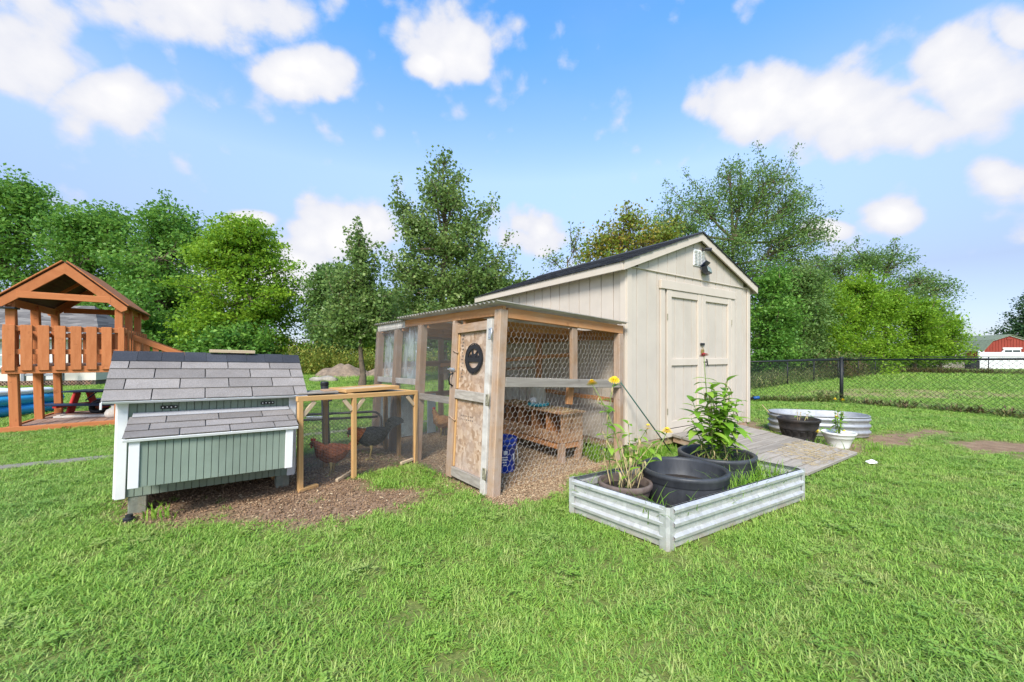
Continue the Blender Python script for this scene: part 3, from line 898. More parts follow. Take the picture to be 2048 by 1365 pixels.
# rake boards and fascia
FO = -.085
lt = Vector((1, 0, slope)).normalized()
for s in (0, 1):
    def Q(u, y, z): return (u, y, z) if s == 0 else (SW - u, y, z)
    w = .105
    pts = [(-OV, ZE - w), (SW / 2, ZA - w), (SW / 2, ZA), (-OV, ZE)]
    if s: pts = [(SW - x, z) for x, z in pts][::-1]
    MB().prism(pts, FO, FO + .022).build('rake_board', MAT['cream_trim'], shed)
    # roof deck
    V = [Q(-OV + .02, FO + .022, ZE - .016), Q(SW / 2, FO + .022, ZA - .016), Q(SW / 2, SD + .08, ZA - .016), Q(-OV + .02, SD + .08, ZE - .016)]
    V += [(x, y, z + .015) for x, y, z in V]
    MB().poly(V, [(0, 1, 2, 3), (7, 6, 5, 4), (0, 4, 5, 1), (1, 5, 6, 2), (2, 6, 7, 3), (3, 7, 4, 0)]).build('roof_deck', MAT['cream_trim'], shed)
    u = -OV if s == 0 else SW + OV
    board(shed, 'fascia', MAT['cream_trim'], (u, FO + .024, ZE - .055), (u, SD + .08, ZE - .055), .022, .10)
    # shingle courses, each a stepped strip of tabs
    run = math.hypot(SW / 2 + OV, ZA - ZE) + .03
    nc = 13; ex = run / nc
    ux, uz = (SW / 2 + OV) / (run - .03), (ZA - ZE) / (run - .03)
    for k in range(nc):
        mb = MB()
        d0, d1 = k * ex - .03, (k + 1) * ex - .03 + .03
        x = FO - .02 - (k % 2) * .15
        while x < SD + .1:
            xa, xb = max(x + .003, FO - .02), min(x + .297, SD + .1)
            if xb > xa + .02:
                lift = .0045 + .004 * random.random()
                p = []
                for d, h in ((d0, .006 + lift), (d1, .003)):
                    for y in (xa, xb):
                        uu = -OV + ux * d; zz = ZE + uz * d
                        p.append((Q(uu - uz * h, y, zz + ux * h), Q(uu - uz * (h - .006), y, zz + ux * (h - .006))))
                vs = [q for pr in p for q in pr]
                mb.poly(vs, [(0, 2, 6, 4), (1, 5, 7, 3), (0, 1, 3, 2), (4, 6, 7, 5), (0, 4, 5, 1), (2, 3, 7, 6)])
            x += .30
        mb.build('shingle_course', MAT['shingle_dark'], shed)
MB().prism([(SW / 2 - .12, ZA - .12 * slope + .012), (SW / 2, ZA + .012), (SW / 2 + .12, ZA - .12 * slope + .012), (SW / 2 + .12, ZA - .12 * slope + .02), (SW / 2, ZA + .024), (SW / 2 - .12, ZA - .12 * slope + .02)], FO - .02, SD + .1).build('ridge_cap', MAT['shingle_dark'], shed)
# doors
D0, D1, DZ0, DZ1 = .775, 2.425, .27, 2.115
board(shed, 'door_header', MAT['cream_trim'], (.64, -.022, 2.172), (2.53, -.022, 2.172), .04, .115)
for u in (.70, 2.485):
    board(shed, 'door_casing', MAT['cream_trim'], (u, -.012, ZB), (u, -.012, 2.114), .09, .022, (0, -1, 0))
board(shed, 'door_sill', MAT['cream_trim'], (.65, -.016, .208), (2.53, -.016, .208), .025, .105)
mid = (D0 + D1) / 2
for k, (a, b) in enumerate(((D0 + .006, mid - .005), (mid + .005, D1 - .006))):
    dr = MB().box(((a + b) / 2, .016, (DZ0 + DZ1) / 2), (b - a, .012, DZ1 - DZ0)).build('door', MAT['groove'], shed)
    n = 4; w = (b - a - .02) / n
    for i in range(n):
        u = a + .01 + (i + .5) * w
        board(dr, 'door_board', MAT['cream'], (u, .003, DZ0 + .02), (u, .003, DZ1 - .02), w - .010, .014, (0, -1, 0), .002)
    for u in (a + .048, b - .048):
        board(dr, 'stile', MAT['cream_trim'], (u, -.018, DZ0), (u, -.018, DZ1), .092, .026, (0, -1, 0))
    for z in (DZ0 + .048, 1.15, DZ1 - .048):
        board(dr, 'rail', MAT['cream_trim'], (a + .096, -.0165, z), (b - .096, -.0165, z), .023, .092)
    for z in (.5, 1.75):
        uu = a - .001 if k == 0 else b + .001
        slab(dr, 'hinge', MAT['rusty'], (uu, -.034, z), (.012, .012, .08))
dh = slab(shed, 'hasp', MAT['black_metal'], (mid - .01, -.044, 1.40), (.10, .014, .035))
dl = MB(); dl.box((0, 0, 0), (.045, .022, .05)); dl.tube([(-.015, 0, .02), (-.015, 0, .045), (0, 0, .058), (.015, 0, .045), (.015, 0, .02)], .004, 6)
dl.build('padlock', MAT['brass'], shed, Matrix.Translation((mid - .03, -.058, 1.30)))
hn = MB(); hn.tube([(0, 0, 0), (0, -.05, 0)], .009, 8); hn.tube([(-.012, -.05, .045), (0, -.052, 0), (.012, -.05, -.05)], .009, 8)
hn.build('door_handle', MAT['black_metal'], shed, Matrix.Translation((mid + .045, -.03, 1.145)))
# louvred vent, camera, solar lamp
vt = slab(shed, 'vent', MAT['white_plastic'], (1.53, -.022, 2.625), (.27, .014, .235), .003)
for c in range(3):
    for r in range(10):
        z = 2.625 - .094 + r * .0205
        slab(vt, 'louvre', MAT['white_plastic'], (1.53 - .085 + c * .085 - 1.53, -.014, z - 2.625), (.068, .010, .012), .001, (.6, 0, 0))
        MB().box((-.085 + c * .085, -.0079, z - 2.625 - .009), (.068, .001, .006)).build('louvre_gap', MAT['groove'], vt)
cm = MB(); cm.tube([(0, 0, 0), (0, -.05, -.01)], .012, 8); cm.tube([(0, -.04, 0), (.0, -.12, -.015)], .024, 10); cm.box((0, -.005, 0), (.05, .012, .05))
cm.build('security_camera', MAT['black_plastic'], shed, Matrix.Translation((1.60, -.035, 2.755)) @ Euler((0, 0, .35)).to_matrix().to_4x4())
sl = MB(); sl.prism([(-.10, .05), (.10, .05), (.085, -.045), (-.085, -.045)], -.09, -.02)
so = sl.build('flood_lamp', MAT['black_plastic'], shed, Matrix.Translation((1.64, -.02, 2.44)) @ Euler((-.25, 0, .25)).to_matrix().to_4x4())
for x in (-.045, .045): slab(so, 'lamp_lens', MAT['glass_pale'], (x, -.094, 0), (.078, .008, .07))
slab(so, 'solar_panel', MAT['navy'], (0, -.06, .095), (.19, .012, .11), .002, (1.1, 0, 0))
board(so, 'lamp_arm', MAT['black_metal'], (0, -.03, .0), (0, -.05, .09), .02, .01)

# ramp of grey planks in front of the doors
ramp = thing('wooden_ramp', 'grey weathered plank ramp leading up to the shed doors', 'ramp', (*SH, 0), SY)
ra, rb, rv0, rv1 = .86, 2.38, -1.56, -.04
def rampz(v): return .035 + (v - rv0) / (rv1 - rv0) * .15
npk = 11; pw = (rv1 - rv0) / npk
for i in range(npk):
    v = rv0 + (i + .5) * pw; j = random.uniform(-.02, .02)
    board(ramp, 'plank', MAT['grey_wood'], (ra + j, v, rampz(v)), (rb + j, v, rampz(v) + random.uniform(-.003, .003)), pw - .011, .034, (0, -.1, 1))
for u in (ra + .05, (ra + rb) / 2, rb - .05):
    board(ramp, 'runner', MAT['old_cedar'], (u, rv0 + .05, rampz(rv0) - .045), (u, rv1, rampz(rv1) - .06), .04, .07)
# straw blown on the ramp
sA = rng.uniform(size=(420, 3)); th_ = rng.uniform(0, 3.14, 420)
sp = np.stack([2.05 + (sA[:, 0] - .5) * .7 * (1 - .3 * sA[:, 1]), -1.28 + (sA[:, 1] - .5) * .6, np.zeros(420)], 1); sp[:, 2] = .035 + (sp[:, 1] - rv0) / (rv1 - rv0) * .15 + .022
sp[200:, 0] -= .55; sp[200:, 1] -= .06; sp = sp[sp[:, 1] > rv0 + .03]; th_ = th_[:len(sp)]
dd = np.stack([np.cos(th_), np.sin(th_), .1 * np.sin(th_)], 1) * rng.uniform(.02, .06, (len(sp), 1))
cS, sS = math.cos(SY), math.sin(SY)
def toW(p): return np.stack([SH[0] + p[:, 0] * cS - p[:, 1] * sS, SH[1] + p[:, 0] * sS + p[:, 1] * cS, p[:, 2]], 1)
Vs, Fs = tubes_np(toW(sp - dd), toW(sp + dd), .0016)
tag(add('straw', np_mesh('straw', Vs, Fs), MAT['stem_dry']), 'loose dry straw scattered on the lower ramp planks', 'straw', kind='stuff')
# hose behind the shed
hs_ = thing('hose', 'black hose with blue end poking out behind the shed corner', 'hose', (4.05, 6.95, 0))
rod(hs_, 'pipe', MAT['hose'], [(-.25, .15, .46), (.02, .02, .47), (.18, -.03, .49)], .02)
rod(hs_, 'nozzle', MAT['hose_blue'], [(.18, -.03, .49), (.27, -.05, .505)], .026)
rod(hs_, 'post', MAT['hose'], [(-.25, .15, -.1), (-.25, .15, .47)], .02)

# ------------------------------------------------------------------ lean-to chicken run
P0 = (-.163, 3.489); RY = .7055
run = thing('chicken_run', 'weathered timber and wire chicken run with corrugated roof leaning on the shed', 'chicken run', (*P0, 0), RY)
LEAN = .054
def LW(y, z, off=0.0): return (LEAN * z + .01 * y - off, y, z)
UPX = (-1, 0, LEAN)
board(run, 'corner_post', MAT['old_cedar'], LW(0, -.1), LW(0, 1.655), .09, .09, UPX, .006)
board(run, 'post', MAT['old_cedar'], LW(.74, -.1), LW(.74, 1.60), .04, .085, UPX)
board(run, 'post', MAT['old_cedar'], LW(1.5, -.1), LW(1.5, 1.60), .085, .085, UPX)
board(run, 'post', MAT['old_cedar'], LW(2.18, -.1), LW(2.18, 1.58), .085, .085, UPX)
board(run, 'post', MAT['old_cedar'], LW(2.80, -.1), LW(2.80, 1.58), .085, .085, UPX)
board(run, 'top_plate', MAT['orange_wood'], LW(-.04, 1.645), LW(1.95, 1.645), .045, .085)
board(run, 'top_plate', MAT['white_stile'], LW(1.955, 1.635), LW(2.86, 1.62), .045, .08)
board(run, 'front_beam', MAT['orange_wood'], (.14, -.012, 1.628), (1.93, -.012, 1.548), .045, .095)
board(run, 'front_rail', MAT['grey_wood'], (.10, -.03, 1.005), (1.88, -.03, .905), .04, .088)
board(run, 'post', MAT['old_cedar'], (1.07, .0, .99), (1.07, .0, 1.535), .085, .042, (0, -1, 0))
board(run, 'brace', MAT['orange_wood'], (1.09, .06, .92), (1.06, .06, .72), .085, .04, (0, -1, 0))
board(run, 'post', MAT['old_cedar'], (1.88, 0, -.1), (1.88, 0, 1.50), .085, .085, (0, -1, 0), .006)
# shed-side frame
board(run, 'post', MAT['orange_wood'], (1.97, 1.45, -.05), (1.97, 1.45, 1.5), .085, .05, (0, -1, 0))
board(run, 'post', MAT['orange_wood'], (2.20, 2.74, -.05), (2.20, 2.74, 1.5), .085, .05, (0, -1, 0))
board(run, 'ledger', MAT['orange_wood'], (1.92, .06, 1.50), (2.22, 2.78, 1.50), .045, .13)
board(run, 'low_ledger', MAT['orange_wood'], (1.90, .08, .70), (2.03, 1.40, .72), .04, .05)
for y in (.62, 1.38, 2.05, 2.72):
    board(run, 'rafter', MAT['orange_wood'], (.10, y, 1.60), (1.95 + .1 * y, y, 1.525), .04, .085)
board(run, 'roost_bar', MAT['orange_wood'], (.75, 2.2, 1.10), (1.96, .85, 1.25), .04, .05)
board(run, 'roost_bar', MAT['old_cedar'], (1.97, 1.43, 1.06), (.95, 2.6, .98), .035, .04)
# left wall rails
board(run, 'rail', MAT['grey_wood'], LW(.77, .775, .01), LW(1.455, .765, .01), .04, .07)
board(run, 'rail', MAT['white_stile'], LW(1.545, .925, .01), LW(2.135, .915, .01), .04, .07)
board(run, 'rail', MAT['white_stile'], LW(2.225, .915, .01), LW(2.755, .905, .01), .04, .07)
# back wall
board(run, 'back_rail', MAT['old_cedar'], (.08, 2.80, 1.10), (2.16, 2.80, 1.13), .04, .085)
board(run, 'back_rail', MAT['old_cedar'], (.08, 2.80, .63), (2.16, 2.80, .63), .04, .085)
board(run, 'back_plate', MAT['old_cedar'], (.12, 2.80, 1.56), (2.2, 2.80, 1.50), .04, .085)
board(run, 'post', MAT['old_cedar'], (1.1, 2.8, -.05), (1.1, 2.8, 1.5), .085, .04, (0, -1, 0))
for a, b in ((.06, .34), (.40, .76), (.84, .985)):
    board(run, 'sheet', MAT['pale_blue'], ((a + b) / 2, 2.765, .03), ((a + b) / 2, 2.765, .64), b - a, .012, (0, -1, 0))
# corrugated roof sheets: ridges run from the outer wall down to the shed
def corr_sheet(y0, y1, x0, x1, z0, z1, amp, pitch, skew=0.0):
    n = int((y1 - y0) / pitch * 8); V = []; F = []
    for k in range(2):
        for i in range(n + 1):
            y = y0 + (y1 - y0) * i / n
            h = amp * math.sin(2 * math.pi * (y - y0) / pitch)
            for x, z in ((x0, z0), (x1 + .109 * y, z1)):
                V.append((x + .01 * y, y, z + h - k * .0015))
    m = 2 * (n + 1)
    for i in range(n):
        a = 2 * i
        F.append((a, a + 1, a + 3, a + 2)); F.append((m + a, m + a + 2, m + a + 3, m + a + 1))
        F.append((a, a + 2, m + a + 2, m + a)); F.append((a + 1, m + a + 1, m + a + 3, a + 3))
    F += [(0, m, m + 1, 1), (2 * n, 2 * n + 1, m + 2 * n + 1, m + 2 * n)]
    return py_mesh('roof_sheet', V, F)
def t_roofsheet():
    t = NT('translucent_corrugated_sheet'); v = t.coord('Object'); f = t.noise(v, 3, 7, .65)
    cc = t.ramp(f, [(.3, (.42, .39, .32)), (.7, (.62, .58, .49))]); t.fin(cc, .5, 0, .4)
    tr = t.N('BsdfTranslucent'); t.L(cc, tr.inputs['Color']); ms = t.N('MixShader'); ms.inputs[0].default_value = .55
    t.L(t.b.outputs[0], ms.inputs[1]); t.L(tr.outputs[0], ms.inputs[2]); t.L(ms.outputs[0], t.out.inputs[0])
    return t.m
MAT['roof_tin'] = t_roofsheet()
add('roof_sheet', corr_sheet(-.10, 1.98, -.035, 1.96, 1.715, 1.628, .011, .068), MAT['roof_tin'], run)
add('roof_sheet', corr_sheet(1.90, 2.92, .03, 1.96, 1.690, 1.60, .009, .068), MAT['roof_tin'], run)
# wire
def chicken_wire(x0, x1, z0, ztop, y, w=.06, p=.05, dz=.023, r=.0013):
    A = []; B = []
    nx = int((x1 - x0) / (w / 2)); 
    P = {}
    nr = int((1.62 - z0) / p) + 1
    for r_ in range(nr + 1):
        for i in range(nx + 1):
            jx, jz, jy = random.gauss(0, .0022), random.gauss(0, .002), random.gauss(0, .003)
            sag = .012 * math.sin(i * .21 + r_ * .13) + .008 * math.sin(r_ * .4)
            P[(i, r_)] = (x0 + i * w / 2 + jx + .006 * math.sin(r_ * .35), y + jy + sag, z0 + r_ * p + (dz if (i + r_) % 2 else 0) + jz)
    for r_ in range(nr + 1):
        for i in range(nx):
            a, b = P[(i, r_)], P[(i + 1, r_)]
            if max(a[2], b[2]) < ztop(a[0]): A.append(a); B.append(b)
        if r_ < nr:
            for i in range(nx + 1):
                if (i + r_) % 2:
                    a, b = P[(i, r_)], P[(i, r_ + 1)]
                    if max(a[2], b[2]) < ztop(a[0]): A.append(a); B.append(b)
    return tubes_np(A, B, r)
V, F = chicken_wire(.09, 1.90, .0, lambda x: 1.665 - .043 * x, .055)
add('chicken_wire', np_mesh('chicken_wire', V, F), MAT['wire'], run, kind='stuff')
def cloth(O, U, Vv, lu, lv, pitch, r):
    """welded square mesh"""
    O = np.array(O, float); U = np.array(U, float); Vv = np.array(Vv, float)
    a = np.arange(0, lu + 1e-6, pitch); b = np.arange(0, lv + 1e-6, pitch)
    A = np.vstack([O + a[:, None] * U, O + b[:, None] * Vv]); B = np.vstack([O + a[:, None] * U + Vv * lv, O + b[:, None] * Vv + U * lu])
    return tubes_np(A, B, r)
V, F = cloth(LW(.76, .0, .048), (.01, 1, 0), (LEAN, 0, 1), 2.09, 1.62, .0135, .00095)
add('hardware_cloth', np_mesh('hardware_cloth', V, F), MAT['cloth_wire'], run, kind='stuff')
V, F = cloth((.08, 2.83, .02), (1, 0, 0), (0, 0, 1), 2.1, 1.5, .05, .001)
add('hardware_cloth', np_mesh('hardware_cloth', V, F), MAT['cloth_wire'], run, kind='stuff')
# cloudy plastic film hung inside the far bays
xs = np.linspace(1.56, 2.78, 40); zs = np.linspace(.90, 1.6, 14)
V = [LW(y, z, -.055 + .018 * math.sin(y * 19 + z * 2) + .01 * math.sin(y * 43)) for z in zs for y in xs]
F = [(j * 40 + i, j * 40 + i + 1, (j + 1) * 40 + i + 1, (j + 1) * 40 + i) for j in range(13) for i in range(39)]
add('plastic_film', py_mesh('film', V, F), MAT['film'], run, smooth=True)

# door of the run
door = slab(run, 'door', MAT['osb'], LW(.375, .83, .03), (.012, .50, 1.40), .001, (0, LEAN, 0))
D = lambda y, z, o=0.0: (-o, y - .375, z - .83)                       # into the door's own frame
board(door, 'stile', MAT['old_cedar'], D(.66, .03, .02), D(.66, 1.565, .02), .095, .035, (-1, 0, 0))
board(door, 'stile', MAT['white_stile'], D(.088, .0, .02), D(.088, 1.575, .02), .075, .035, (-1, 0, 0))
board(door, 'top_rail', MAT['old_cedar'], D(.126, 1.52, .021), D(.612, 1.505, .021), .035, .085)
board(door, 'middle_rail', MAT['grey_wood'], D(.126, .855, .021), D(.612, .86, .021), .035, .088)
board(door, 'bottom_rail', MAT['grey_wood'], D(.126, .085, .021), D(.612, .095, .021), .035, .09)
board(door, 'inner_batten', MAT['pine'], D(.603, .145, .014), D(.603, .81, .014), .02, .016, (-1, 0, 0))
board(door, 'inner_batten', MAT['pine'], D(.603, .91, .014), D(.603, 1.46, .014), .02, .016, (-1, 0, 0))
for z, m in ((1.44, 'zinc'), (.845, 'rusty'), (.19, 'rusty')):
    h = slab(door, 'hinge', MAT[m], D(.062, z, .041), (.005, .055, .10), .001)
    rod(h, 'pin', MAT[m], [(-.004, -.026, -.052), (-.004, -.026, .052)], .006, 6)
    for dz in (-.035, .035): slab(h, 'screw', MAT['black_metal'], (-.003, .012, dz), (.003, .008, .008), .001)
hd = MB().tube([(-.038, .655 - .375, .935 - .83), (-.075, .655 - .375, .955 - .83), (-.085, .655 - .375, 1.0 - .83), (-.075, .655 - .375, 1.045 - .83), (-.038, .655 - .375, 1.065 - .83)], .009, 8)
hd.build('handle', MAT['black_metal'], door, smooth=True)
lt_ = MB(); lt_.box(D(.67, 1.10, .044), (.008, .09, .035)); lt_.tube([D(.60, 1.10, .055), D(.735, 1.10, .055)], .006, 6); lt_.tube([D(.66, 1.10, .055), D(.66, 1.10, .08)], .005, 6)
lt_.build('latch_bolt', MAT['zinc'], door)
# mill stamp on the board: rows of short dark strokes, too worn to read
stp = MB()
for k in range(13):
    stp.box(D(.54 + .012 * (k % 2), 1.44 - k * .034, .0072), (.001, random.uniform(.012, .03), random.uniform(.008, .02)))
for r_ in range(2):
    for k in range(7):
        stp.box(D(.52 - k * .032, .655 - r_ * .035, .0072), (.001, random.uniform(.008, .022), random.uniform(.006, .016)))
stp.build('mill_stamp', MAT['groove'], door)
MB().tube([D(.665, 1.285, .04), D(.64, 1.29, .052), D(.605, 1.27, .04), D(.59, 1.272, .03)], .007, 6).build('rope_loop', MAT['old_cedar'], door)
MB().tube([D(.70, .62, .04), D(.66, .63, .05), D(.60, .60, .04), D(.585, .60, .03)], .006, 6).build('rope_loop', MAT['old_cedar'], door)

# round black sign on the door: outlines are drawn in the door plane (h right, v up)
sg = thing('round_sign', 'round black metal sign with rooster cut-out hanging on the run door', 'sign', (0, 0, 0))
Mr = Matrix.Translation((*P0, 0)) @ Matrix.Rotation(RY, 4, 'Z')
cs = Mr @ Vector(LW(.335, 1.215, .048))
sg.matrix_world = Matrix.Translation(cs) @ Matrix.Rotation(RY - math.pi / 2, 4, 'Z') @ Matrix.Rotation(-LEAN, 4, 'X')
def ring(r0, r1, y0, y1, n=40):
    V = []; F = []
    for i in range(n):
        a = 2 * math.pi * i / n; c, s = math.cos(a), math.sin(a)
        V += [(r0 * c, y0, r0 * s), (r1 * c, y0, r1 * s), (r1 * c, y1, r1 * s), (r0 * c, y1, r0 * s)]
    for i in range(n):
        j = (i + 1) % n
        for k in range(4):
            l = (k + 1) % 4
            F.append((i * 4 + k, i * 4 + l, j * 4 + l, j * 4 + k))
    return V, F
V, F = ring(.092, .132, -.004, .004); add('ring', py_mesh('ring', V, F), MAT['black_metal'], sg)
V, F = ring(.138, .146, -.003, .003); add('outer_ring', py_mesh('ring', V, F), MAT['black_metal'], sg)
mbs = MB()
for i in range(8):
    a = i * math.pi / 4
    mbs.box((.135 * math.cos(a), 0, .135 * math.sin(a)), (.012, .006, .012), Matrix.Rotation(-a, 3, 'Y'))
mbs.build('spacer', MAT['black_metal'], sg)
MB().box((0, 0, -.012), (.186, .007, .042)).build('band', MAT['black_metal'], sg)
rooster = [(-.035, .008), (.03, .008), (.045, .03), (.06, .075), (.035, .06), (.022, .045), (.0, .042), (-.012, .055), (-.02, .082), (-.032, .09), (-.03, .077), (-.045, .07), (-.033, .066), (-.036, .04)]
MB().prism(rooster, -.0035, .0035).build('rooster', MAT['black_metal'], sg)
for sx in (-1, 1):
    hen = [(sx * (.05 + a), b) for a, b in ((0, .008), (.025, .008), (.03, .02), (.022, .03), (.012, .026), (.006, .042), (-.002, .04), (-.002, .02))]
    MB().prism(hen, -.0035, .0035).build('hen', MAT['black_metal'], sg)

# ------------------------------------------------------------------ small wire run
sr = thing('wire_run', 'low honey pine frame of fine wire mesh joining the green coop to the big run', 'poultry run', (-1.928, 3.595, 0), .891)
SLn, SDp, SHt = 1.28, .60, .86
for x, y in ((0, 0), (.52, 0), (SLn, 0), (.52, SDp), (SLn, SDp), (SLn, .32), (0, SDp)):
    zt = SHt - .03 - .028 * x
    board(sr, 'post', MAT['pine'], (x, y, -.06), (x, y, zt), .042, .042, (0, -1, 0))
zr = lambda x: SHt - .012 - .028 * x
board(sr, 'top_rail', MAT['pine'], (-.03, 0, zr(-.03)), (SLn + .021, 0, zr(SLn)), .042, .045)
board(sr, 'top_rail', MAT['pine'], (-.03, SDp, zr(-.03)), (SLn + .021, SDp, zr(SLn)), .042, .045)
board(sr, 'top_rail', MAT['pine'], (SLn, .022, zr(SLn)), (SLn, SDp - .022, zr(SLn)), .042, .045)
board(sr, 'top_rail', MAT['pine'], (.52, .022, zr(.52)), (.52, SDp - .022, zr(.52)), .042, .045)
for (xa, za), (xb, zb) in (((.02, SHt - .17), (.13, SHt - .045)), ((.50, SHt - .165), (.41, SHt - .055)), ((.54, SHt - .165), (.63, SHt - .06)), ((SLn - .02, SHt - .19), (SLn - .12, SHt - .08))):
    board(sr, 'corner_brace', MAT['pale_pine'], (xa, -.002, za), (xb, -.002, zb), .04, .02, (0, -1, 0))
board(sr, 'foot_board', MAT['pine'], (-.02, -.01, .02), (.16, .015, .02), .05, .03)
board(sr, 'bottom_rail', MAT['pale_pine'], (.60, .12, .05), (.34, -.0, .02), .03, .03)
board(sr, 'bottom_rail', MAT['pale_pine'], (SLn - .02, .02, .04), (SLn - .2, .0, .03), .03, .03)
parts_ = [cloth((0, .024, .0), (1, 0, 0), (0, 0, 1), SLn, .80, .0145, .0010), cloth((0, SDp - .024, 0), (1, 0, 0), (0, 0, 1), SLn, .80, .0145, .0010),
          cloth((SLn - .024, 0, 0), (0, 1, 0), (0, 0, 1), SDp, .8, .0145, .0010), cloth((0, 0, SHt - .0), (1, 0, -.028), (0, 1, 0), SLn, SDp, .0145, .0010)]
Vc = []; Fc = []; o_ = 0
for v, f in parts_: Vc.append(v); Fc.append(f + o_); o_ += len(v)
add('hardware_cloth', np_mesh('hardware_cloth', np.vstack(Vc), np.vstack(Fc)), MAT['cloth_wire'], sr, kind='stuff')
Msr = Matrix.Translation((-1.928, 3.595, 0)) @ Matrix.Rotation(.891, 4, 'Z')
def onrun(x, y, z): return tuple(Msr @ Vector((x, y, z)))
pk = thing('weathered_plank', 'short grey weathered plank lying on the left end of the wire run', 'plank', onrun(.24, .22, .868), .891 - .2)
slab(pk, 'plank', MAT['grey_wood'], (0, 0, .012), (.36, .26, .018))
slab(pk, 'cleat', MAT['old_cedar'], (.10, -.04, .028), (.10, .16, .014))
pn = thing('framed_panel', 'flat pine framed lid resting on top of the wire run', 'lid', onrun(.80, .26, .856), .891)
slab(pn, 'panel', MAT['pale_pine'], (0, 0, .026), (.58, .30, .012))
for y in (-.165, .165): board(pn, 'frame_rail', MAT['pine'], (-.32, y, .023), (.32, y, .023), .03, .036)
for x in (-.305, .305): board(pn, 'frame_rail', MAT['pine'], (x, -.149, .023), (x, .149, .023), .03, .036)

# ------------------------------------------------------------------ green coop
coop = thing('chicken_coop', 'sage green chicken coop with white trim, shingled roof and front nest box', 'chicken coop', (-3.041, 3.014, 0), .673, None, .026)
CW = 1.22; CD = .824
ZBM, ZT, ZEV, ZRG, VRG = .145, .885, .903, 1.262, .412
body = MB().prism([(0.01, ZBM + .01), (CW - .01, ZBM + .01), (CW - .01, ZT), (.01, ZT)], .02, CD - .02).build('body', MAT['sage'], coop)
for u0 in (.02, CW - .04):                                              # gable ends under the roof
    V = [(u0, .02, ZT), (u0, CD - .02, ZT), (u0, VRG, ZRG - .04), (u0 + .02, .02, ZT), (u0 + .02, CD - .02, ZT), (u0 + .02, VRG, ZRG - .04)]
    MB().poly(V, [(0, 2, 1), (3, 4, 5), (0, 1, 4, 3), (1, 2, 5, 4), (2, 0, 3, 5)]).build('gable', MAT['sage'], coop)
def bead(parent, u0, u1, v, z0, z1, n):
    w = (u1 - u0) / n
    for i in range(n):
        u = u0 + (i + .5) * w
        board(parent, 'siding_board', MAT['sage'], (u, v, z0), (u, v, z1), w - .0035, .012, (0, -1, 0), .0015)
bead(coop, .06, CW - .06, .008, ZBM, ZT, 22)
for i in range(14):                                                     # left end wall
    v = .05 + (i + .5) * (CD - .1) / 14
    board(coop, 'siding_board', MAT['sage'], (.003, v, ZBM), (.003, v, ZT), .046, .012, (-1, 0, 0), .002)
for u in (.031, CW - .031):
    board(coop, 'corner_trim', MAT['white_paint'], (u, -.006, ZBM - .005), (u, -.006, ZT), .062, .016, (0, -1, 0))
for u, s in ((-.004, -1), (CW + .004, 1)):
    board(coop, 'corner_trim', MAT['white_paint'], (u, .03, ZBM), (u, .03, ZT), .055, .014, (s, 0, 0))
    board(coop, 'corner_trim', MAT['white_paint'], (u, CD - .03, ZBM), (u, CD - .03, ZT), .055, .014, (s, 0, 0))
# legs
for u, v in ((.13, .06), (CW - .09, .06), (.13, CD - .08), (CW - .09, CD - .08)):
    slab(coop, 'leg', MAT['block'], (u, v, .02), (.11, .10, .27), .006)
# roof: deck, drip edge, shingles
def roof_slopes(parent, u0, u1, va, za, vb, zb, rows, seams, mcap=None, top=0.0):
    """sheathing from eave (va,za) up to (vb,zb) with courses of separate shingles"""
    L = math.hypot(vb - va, zb - za); dv, dz = (vb - va) / L, (zb - za) / L; nv, nz = -dz, dv
    if nz < 0: nv, nz = -nv, -nz
    P = lambda u, d, h: Vector((u, va + dv * d + nv * h, za + dz * d + nz * h))
    board(parent, 'roof_board', MAT['grey_wood'], P(u0 + .012, L / 2, -.010), P(u1 - .012, L / 2, -.010), L - .01, .012, (0, nv, nz), .001)
    board(parent, 'drip_edge', MAT['white_paint'], P(u0, -.004, -.010), P(u1, -.004, -.010), .012, .022, (0, nv, nz))
    ex = (L - top) / rows
    for r in range(rows):
        cuts = [0.0] + seams[r % len(seams)] + [1.0]
        for a, b in zip(cuts[:-1], cuts[1:]):
            ua, ub = u0 - .004 + (u1 - u0 + .008) * a + .0035, u0 - .004 + (u1 - u0 + .008) * b - .0035
            h0, h1 = .013 + random.uniform(0, .003), .004
            d0, d1 = r * ex - .008, (r + 1) * ex + .02
            V = [P(ua, d0, h0), P(ub, d0, h0), P(ub, d1, h1), P(ua, d1, h1), P(ua, d0, h0 - .006), P(ub, d0, h0 - .006), P(ub, d1, h1 - .003), P(ua, d1, h1 - .003)]
            MB().poly(V, [(0, 1, 2, 3), (7, 6, 5, 4), (0, 4, 5, 1), (1, 5, 6, 2), (2, 6, 7, 3), (3, 7, 4, 0)]).build('shingle', MAT['shingle'], parent)
    return P, L
s1 = [.20, .44, .68, .92]; s2 = [.08, .32, .56, .80]
P, L = roof_slopes(coop, -.078, CW + .078, -.092, ZEV, VRG, ZRG, 4, [s1, s2], top=.085)
roof_slopes(coop, -.078, CW + .078, CD + .092, ZEV, VRG, ZRG, 4, [s2, s1], top=.085)
MB().box((0, 0, 0), (.004, L + .06, .010)).build('shingle_underlay', MAT['shingle_cut'], coop, Matrix.Translation(P(CW / 2, L / 2, -.002)) @ Euler((math.atan2(ZRG - ZEV, VRG + .092), 0, 0)).to_matrix().to_4x4() @ Matrix.Diagonal(((CW + .14) / .004, (L - .02) / (L + .06), .2, 1)))
nc_ = 9; cwid = (CW + .164) / nc_
